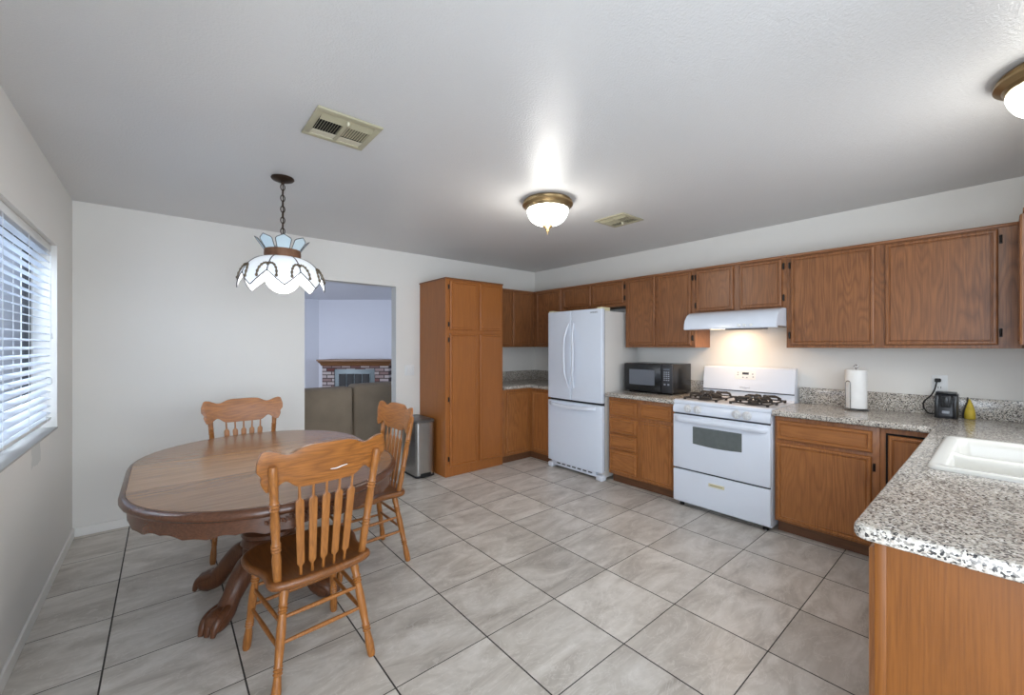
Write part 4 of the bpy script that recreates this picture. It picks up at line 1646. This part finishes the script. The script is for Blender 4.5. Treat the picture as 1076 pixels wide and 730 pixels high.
for k in range(NP):
    ac = A0 + 2 * PI * k / NP
    bm = BM()
    n, m = 12, 10
    g0, g1 = [], []
    for i in range(n + 1):
        d = -1 + 2 * i / n
        a = ac + d * PI / NP * 0.985
        lim = slim(d)
        c0_, c1_ = [], []
        for j in range(m + 1):
            p = sh(a, lim * j / m)
            nrm = Vector((math.cos(a), math.sin(a), 0.4)).normalized()
            c0_.append(bm.verts.new(p))
            c1_.append(bm.verts.new(p - nrm * 0.003))
        g0.append(c0_)
        g1.append(c1_)
    for i in range(n):
        for j in range(m):
            bm.faces.new((g0[i][j], g0[i + 1][j], g0[i + 1][j + 1], g0[i][j + 1]))
            bm.faces.new((g1[i][j], g1[i][j + 1], g1[i + 1][j + 1], g1[i + 1][j]))
        bm.faces.new((g0[i][m], g0[i + 1][m], g1[i + 1][m], g1[i][m]))
    obj('glass_panel', bm, M['shade'], t, smooth=60)
bm = BM()
for k in range(NP):
    ac = A0 + 2 * PI * k / NP
    # lower edge lead
    for sgn in (-1, 1):
        add_tube(bm, [sh(ac + sgn * d * PI / NP, slim(d)) for d in (0, 0.2, 0.4, 0.6, 0.8, 1.0)], 0.0036, 6)
    # curved seams crossing into a pointed petal
    av = ac + PI / NP
    add_tube(bm, [sh(av, slim(1) * j / 8) for j in range(9)], 0.0036, 6)
obj('lead_seams', bm, M['lead'], t, smooth=60)
for k in range(NP):
    av = A0 + 2 * PI * k / NP + PI / NP
    bm = BM()
    for sgn in (-1, 1):
        pts = []
        for j in range(15):
            b = j / 14
            ang = PI * (0.05 + 1.02 * b)
            da = sgn * (0.215 * (1 - math.cos(ang)) * 0.5) * 1.05
            s_ = 0.66 - 0.17 * math.sin(ang) + 0.22 * b
            p = sh(av + da, s_)
            pts.append(p + Vector((math.cos(av + da), math.sin(av + da), 0.5)).normalized() * 0.004)
        add_tube(bm, pts, [0.0038 if i % 2 else 0.0080 for i in range(15)], 6)
        pe = pts[-1]
        add_lathe(bm, [(0.001, -0.009), (0.008, -0.004), (0.008, 0.004), (0.001, 0.009)], pe, 8)
    add_lathe(bm, [(0.001, -0.010), (0.009, 0.0), (0.001, 0.010)], sh(av, 0.60) + Vector((math.cos(av), math.sin(av), 0.5)) * 0.005, 8)
    obj('filigree', bm, M['filigree'], t, smooth=60)
for k in range(8):
    a = A0 + 2 * PI * k / 8
    er, et = Vector((math.cos(a), math.sin(a), 0)), Vector((-math.sin(a), math.cos(a), 0))

    def pp(x_, h_):
        return Vector((PX, PYY, ZB)) + er * (0.099 + 0.062 * (h_ / 0.08) ** 1.3) + et * x_ + Vector((0, 0, h_))
    ol = [(-0.034, 0.0), (0.034, 0.0), (0.043, 0.046), (0.036, 0.054), (0.0, 0.070), (-0.036, 0.054), (-0.043, 0.046)]
    bm = BM()
    outer = [bm.verts.new(pp(x_, h_)) for x_, h_ in ol]
    inner = [bm.verts.new(pp(x_, h_) - er * 0.003) for x_, h_ in ol]
    bm.faces.new(outer)
    bm.faces.new(list(reversed(inner)))
    for j in range(7):
        bm.faces.new((outer[j], outer[(j + 1) % 7], inner[(j + 1) % 7], inner[j]))
    pet = obj('crown_petal', bm, M['petal'], t, smooth=0)
    bm = BM()
    add_tube(bm, [pp(x_, h_) for x_, h_ in (ol[1:] + ol[:1])], 0.0025, 6)
    obj('lead_edge', bm, M['lead'], pet, smooth=60)
bm = BM()
bmesh.ops.create_uvsphere(bm, u_segments=28, v_segments=16, radius=0.098, matrix=Matrix.Translation((PX, PYY, ZB - 0.172)))
obj('globe_bulb', bm, M['bulb'], t, smooth=80)
bm = BM()
add_lathe(bm, [(0.03, ZB - 0.08), (0.03, ZB - 0.02), (0.02, ZB + 0.03)], (PX, PYY, 0), 16)
obj('socket', bm, M['bronze'], t)
pl_ = bpy.data.lights.new('pendant_bulb', 'POINT')
pl_.energy = 5
pl_.color = (1.0, 0.97, 0.93)
pl_.shadow_soft_size = 0.09
po_ = bpy.data.objects.new('pendant_bulb', pl_)
COL.objects.link(po_)
po_.location = (PX, PYY, ZB - 0.385)


# ------------------------------------------------------------------ ceiling lights
def dome(label, x, y, power):
    t = thing('ceiling_light', label, 'ceiling light', (x, y, H), 0, 'flush dome ceiling lights')
    bm = BM()
    add_lathe(bm, [(0.150, H), (0.168, H - 0.003), (0.176, H - 0.014), (0.172, H - 0.022), (0.182, H - 0.028), (0.183, H - 0.038), (0.172, H - 0.046), (0.160, H - 0.052), (0.152, H - 0.066), (0.142, H - 0.068), (0.140, H - 0.03), (0.10, H - 0.012)], (x, y, 0), 48)
    obj('rim', bm, M['nickel'], t, smooth=30)
    bm = BM()
    pr = [(0.148, H - 0.062)]
    for k in range(1, 11):
        a = PI / 2 * k / 11
        pr.append((0.148 * math.cos(a) ** 0.75 + 0.004, H - 0.062 - 0.118 * math.sin(a)))
    pr.append((0.012, H - 0.184))
    add_lathe(bm, pr, (x, y, 0), 40)
    obj('glass_bowl', bm, M['bowl'], t, smooth=60)
    bm = BM()
    add_lathe(bm, [(0.012, H - 0.176), (0.034, H - 0.180), (0.036, H - 0.190), (0.020, H - 0.202), (0.011, H - 0.214), (0.013, H - 0.222), (0.006, H - 0.232), (0.004, H - 0.246), (0.001, H - 0.250)], (x, y, 0), 24)
    obj('finial', bm, M['nickel'], t, smooth=40)
    l = bpy.data.lights.new('dome_lamp', 'POINT')
    l.shadow_soft_size = 0.07
    l.energy = power
    l.color = (1.0, 0.96, 0.90)
    lo = bpy.data.objects.new('dome_lamp', l)
    COL.objects.link(lo)
    lo.location = (x, y, H - 0.33)
    return t


dome('antique brass flush ceiling light with a glowing glass dome in the middle of the ceiling', 2.131, 2.127, 6.5)
dome('antique brass flush ceiling light cut by the photo edge, above the sink counter', 2.565, -0.155, 3.8)


# ------------------------------------------------------------------ ceiling vents
def vent(label, x0, x1, y0, y1, along):
    t = thing('ceiling_vent', label, 'ceiling vent', ((x0 + x1) / 2, (y0 + y1) / 2, H), 0, 'cream ceiling vents')
    z0, z1 = H - 0.010, H - 0.001
    bw = 0.030
    bm = BM()
    add_box(bm, (x0, y0, z0), (x1, y0 + bw, H), 0.003)
    add_box(bm, (x0, y1 - bw, z0), (x1, y1, H), 0.003)
    add_box(bm, (x0, y0 + bw - .004, z0), (x0 + bw, y1 - bw + .004, H), 0.003)
    add_box(bm, (x1 - bw, y0 + bw - .004, z0), (x1, y1 - bw + .004, H), 0.003)
    xm = (x0 + x1) / 2
    if along == 'x':
        add_box(bm, (xm - 0.010, y0 + bw - .004, z0), (xm + 0.010, y1 - bw + .004, H), 0.002)
    else:
        ym = (y0 + y1) / 2
        add_box(bm, (x0 + bw - .004, ym - 0.010, z0), (x1 - bw + .004, ym + 0.010, H), 0.002)
    obj('frame', bm, M['vent'], t)
    obj('duct', boxes(((x0 + bw, y0 + bw, H - 0.002), (x1 - bw, y1 - bw, H - 0.0005))), M['dark'], t)

    def louvre(px, py, lx, ly, tilt_axis, ang, n, mat, name):
        """n thin blades filling the box px..px+lx, py..py+ly"""
        bm = BM()
        for k in range(n):
            f = (k + 0.5) / n
            if tilt_axis == 'x':
                c = Vector((px + lx / 2, py + ly * f, H - 0.008))
                mt = Matrix.Translation(c) @ Matrix.Rotation(ang, 4, 'X')
                add_box(bm, (-lx / 2, -ly / n * (0.5 if n == 1 else 0.42), -0.0007), (lx / 2, ly / n * (0.5 if n == 1 else 0.42), 0.0007), mat=mt)
            else:
                c = Vector((px + lx * f, py + ly / 2, H - 0.008))
                mt = Matrix.Translation(c) @ Matrix.Rotation(ang, 4, 'Y')
                add_box(bm, (-lx / n * 0.42, -ly / 2, -0.0007), (lx / n * 0.42, ly / 2, 0.0007), mat=mt)
        obj(name, bm, mat, t)
    if along == 'x':
        for h, (a, b) in enumerate(((x0 + bw, xm - 0.010), (xm + 0.010, x1 - bw))):
            w_ = b - a
            yy0, yy1 = y0 + bw, y1 - bw
            d_ = yy1 - yy0
            louvre(a, yy0 - 0.002, w_, d_ * 0.25, 'x', R(-14), 1, M['vent'], 'louver')
            louvre(a, yy0 + d_ * 0.26, w_, d_ * 0.46, 'y', R(-58 if h == 0 else -18), 9, M['vent'], 'louver')
            louvre(a, yy0 + d_ * 0.735, w_, d_ * 0.28, 'x', R(6), 1, M['vent_pale'], 'louver')
        bm = BM()
        add_box(bm, (xm - 0.006, y0 + bw + 0.012, z0 - 0.016), (xm + 0.002, y0 + bw + 0.03, z0 + 0.002), 0.002)
        obj('lever', bm, M['vent_pale'], t)
    else:
        ym = (y0 + y1) / 2
        xx0, xx1 = x0 + bw, x1 - bw
        d_ = xx1 - xx0
        for h, (a, b) in enumerate(((y0 + bw, ym - 0.010), (ym + 0.010, y1 - bw))):
            w_ = b - a
            louvre(xx0, a, d_ * 0.24, w_, 'y', R(30), 2, M['vent'], 'louver')
            louvre(xx0 + d_ * 0.25, a, d_ * 0.42, w_, 'x', R(-30 if h else 10), 8, M['vent'], 'louver')
            louvre(xx0 + d_ * 0.70, a, d_ * 0.30, w_, 'y', R(-24), 4, M['vent'], 'louver')
        bm = BM()
        add_box(bm, (x1 - bw - 0.07, ym - 0.005, z0 - 0.016), (x1 - bw - 0.05, ym + 0.005, z0 + 0.002), 0.002)
        obj('lever', bm, M['vent_pale'], t)


vent('cream metal ceiling vent near the pendant lamp', 0.516, 0.812, 1.925, 2.218, 'x')
vent('cream metal ceiling vent near the glowing dome light', 2.772, 3.058, 1.925, 2.216, 'y')

# ------------------------------------------------------------------ window blind
t = thing('window_blind', 'white horizontal slat blind hanging in the dining window', 'window blind', (XL - 0.05, 2.96, WZ1))
BY0, BY1 = WY0 + 0.015, WY1 - 0.030
XC = XL - 0.046
bm = BM()
add_box(bm, (XC - 0.028, BY0, WZ1 - 0.045), (XC + 0.024, BY1, WZ1 - 0.002), 0.003)
obj('headrail', bm, M['white_pl'], t)
bm = BM()
zs = WZ1 - 0.065
NS = 0
while zs > WZ0 + 0.075:
    tilt = R(-14)
    rings = []
    for y in (BY0, BY1):
        r0 = []
        for s in range(7):
            q = -1 + 2 * s / 6
            xx, zz = 0.0245 * q, 0.003 * (1 - q * q)
            r0.append((XC + xx * math.cos(tilt) - zz * math.sin(tilt), y, zs + xx * math.sin(tilt) + zz * math.cos(tilt) + 0.0013))
        for s in range(7):
            q = 1 - 2 * s / 6
            xx, zz = 0.0245 * q, 0.003 * (1 - q * q)
            r0.append((XC + xx * math.cos(tilt) - zz * math.sin(tilt), y, zs + xx * math.sin(tilt) + zz * math.cos(tilt) - 0.0013))
        rings.append(r0)
    add_rings(bm, rings)
    zs -= 0.0435
    NS += 1
obj('slats', bm, M['slat'], t, smooth=40)
bm = BM()
add_box(bm, (XC - 0.025, BY0, zs - 0.004), (XC + 0.025, BY1, zs + 0.014), 0.003)
obj('bottom_rail', bm, M['white_pl'], t)
bm = BM()
for y in (BY1 - 0.12, BY1 - 0.55, BY1 - 1.0, BY1 - 1.42):
    for dx_ in (-0.026, 0.026):
        add_tube(bm, [(XC + dx_, y, zs), (XC + dx_, y, WZ1 - 0.045)], 0.0012, 5)
obj('ladder_cords', bm, M['white_pl'], t)
bm = BM()
for y, zend in ((BY1 - 0.03, 1.46), (BY1 - 0.045, 1.19)):
    add_tube(bm, [(XC + 0.028, y, WZ1 - 0.045), (XC + 0.029, y, zend)], 0.0012, 5)
    add_lathe(bm, [(0.003, zend + 0.004), (0.006, zend - 0.008), (0.008, zend - 0.030), (0.004, zend - 0.034)], (XC + 0.029, y, 0), 10)
obj('pull_cords', bm, M['white_pl'], t)

# ------------------------------------------------------------------ sofa
t = thing('sofa', 'brown microfibre sofa with its back to the doorway, in the next room', 'sofa', (2.0, 5.75, 0))
SX0, SX1, SY = 0.75, 2.95, 5.30


def cushion(x0, x1, y0, y1, z0, z1, b):
    bm = BM()
    add_box(bm, (x0, y0, z0), (x1, y1, z1), b, 5)
    return bm


obj('frame', cushion(SX0, SX1, SY + 0.05, SY + 0.95, 0.06, 0.42, 0.03), M['suede'], t)
for a, b, zt in ((SX0, 1.843, 0.865), (1.853, SX1, 0.888)):
    obj('back_cushion', cushion(a, b, SY, SY + 0.28, 0.10, zt, 0.05), M['suede'], t)
    obj('seat_cushion', cushion(a + 0.05, b - 0.05, SY + 0.28, SY + 0.93, 0.42, 0.54, 0.04), M['suede'], t)
for a, b in ((SX0 - 0.2, SX0), (SX1, SX1 + 0.2)):
    obj('armrest', cushion(a, b, SY + 0.03, SY + 0.95, 0.06, 0.64, 0.06), M['suede'], t)
for x in (SX0, SX1):
    for y in (SY + 0.12, SY + 0.88):
        bm = BM()
        add_lathe(bm, [(0.025, 0), (0.03, 0.06)], (x, y, 0), 12)
        obj('foot', bm, M['black_matt'], t)

# ------------------------------------------------------------------ fireplace (built in the angled wall's own frame)
FC = LV(-3.433, 9.43, 0)
t = thing('fireplace', 'whitewashed brick fireplace with an oak mantel in the far room corner', 'fireplace', FC, -TH)
# local: x along the wall, y away from the camera (0 = wall), z up
bm = BM()
BW, BD = 0.73, -0.36
add_box(bm, (-BW, BD, 0), (-0.47, 0, 0.945))
add_box(bm, (0.42, BD, 0), (BW, 0, 0.945))
add_box(bm, (-0.47, BD, 0.875), (0.42, 0, 0.945))
obj('brick_surround', bm, M['brick'], t, world=False, smooth=0)
bm = BM()
prof = [(0.0, 0.945), (BD - 0.01, 0.945), (BD - 0.03, 0.965), (BD - 0.045, 1.0), (BD - 0.085, 1.035), (BD - 0.09, 1.05), (BD - 0.11, 1.055), (BD - 0.11, 1.088), (0.0, 1.088)]
outl = []
for u_, off in ((-1, 0), (1, 0)):
    ring = []
    for y_, z_ in prof:
        ex = 0.73 + max(0.0, -(y_ - BD)) * 0.72
        ring.append((u_ * ex, y_, z_))
    outl.append(ring)
add_rings(bm, outl)
obj('mantel', bm, M['mantel'], t, world=False, smooth=20)
bm = BM()
add_box(bm, (-0.47, BD + 0.02, 0.0), (0.42, BD + 0.06, 0.875), 0.004)
ms = obj('metal_surround', bm, M['grey_metal'], t, world=False)
for k in range(4):
    x = -0.365 + k * 0.170
    bm = BM()
    add_box(bm, (x, BD + 0.005, 0.08), (x + 0.155, BD + 0.03, 0.770), 0.004)
    obj('glass_door', bm, M['black_matt'], ms, world=False)
bm = BM()
for k in range(5):
    x = -0.372 + k * 0.170
    add_box(bm, (x, BD - 0.002, 0.07), (x + 0.008, BD + 0.03, 0.78))
add_box(bm, (-0.372, BD - 0.002, 0.772), (0.316, BD + 0.03, 0.785))
obj('door_frame', bm, M['grey_metal'], ms, world=False)
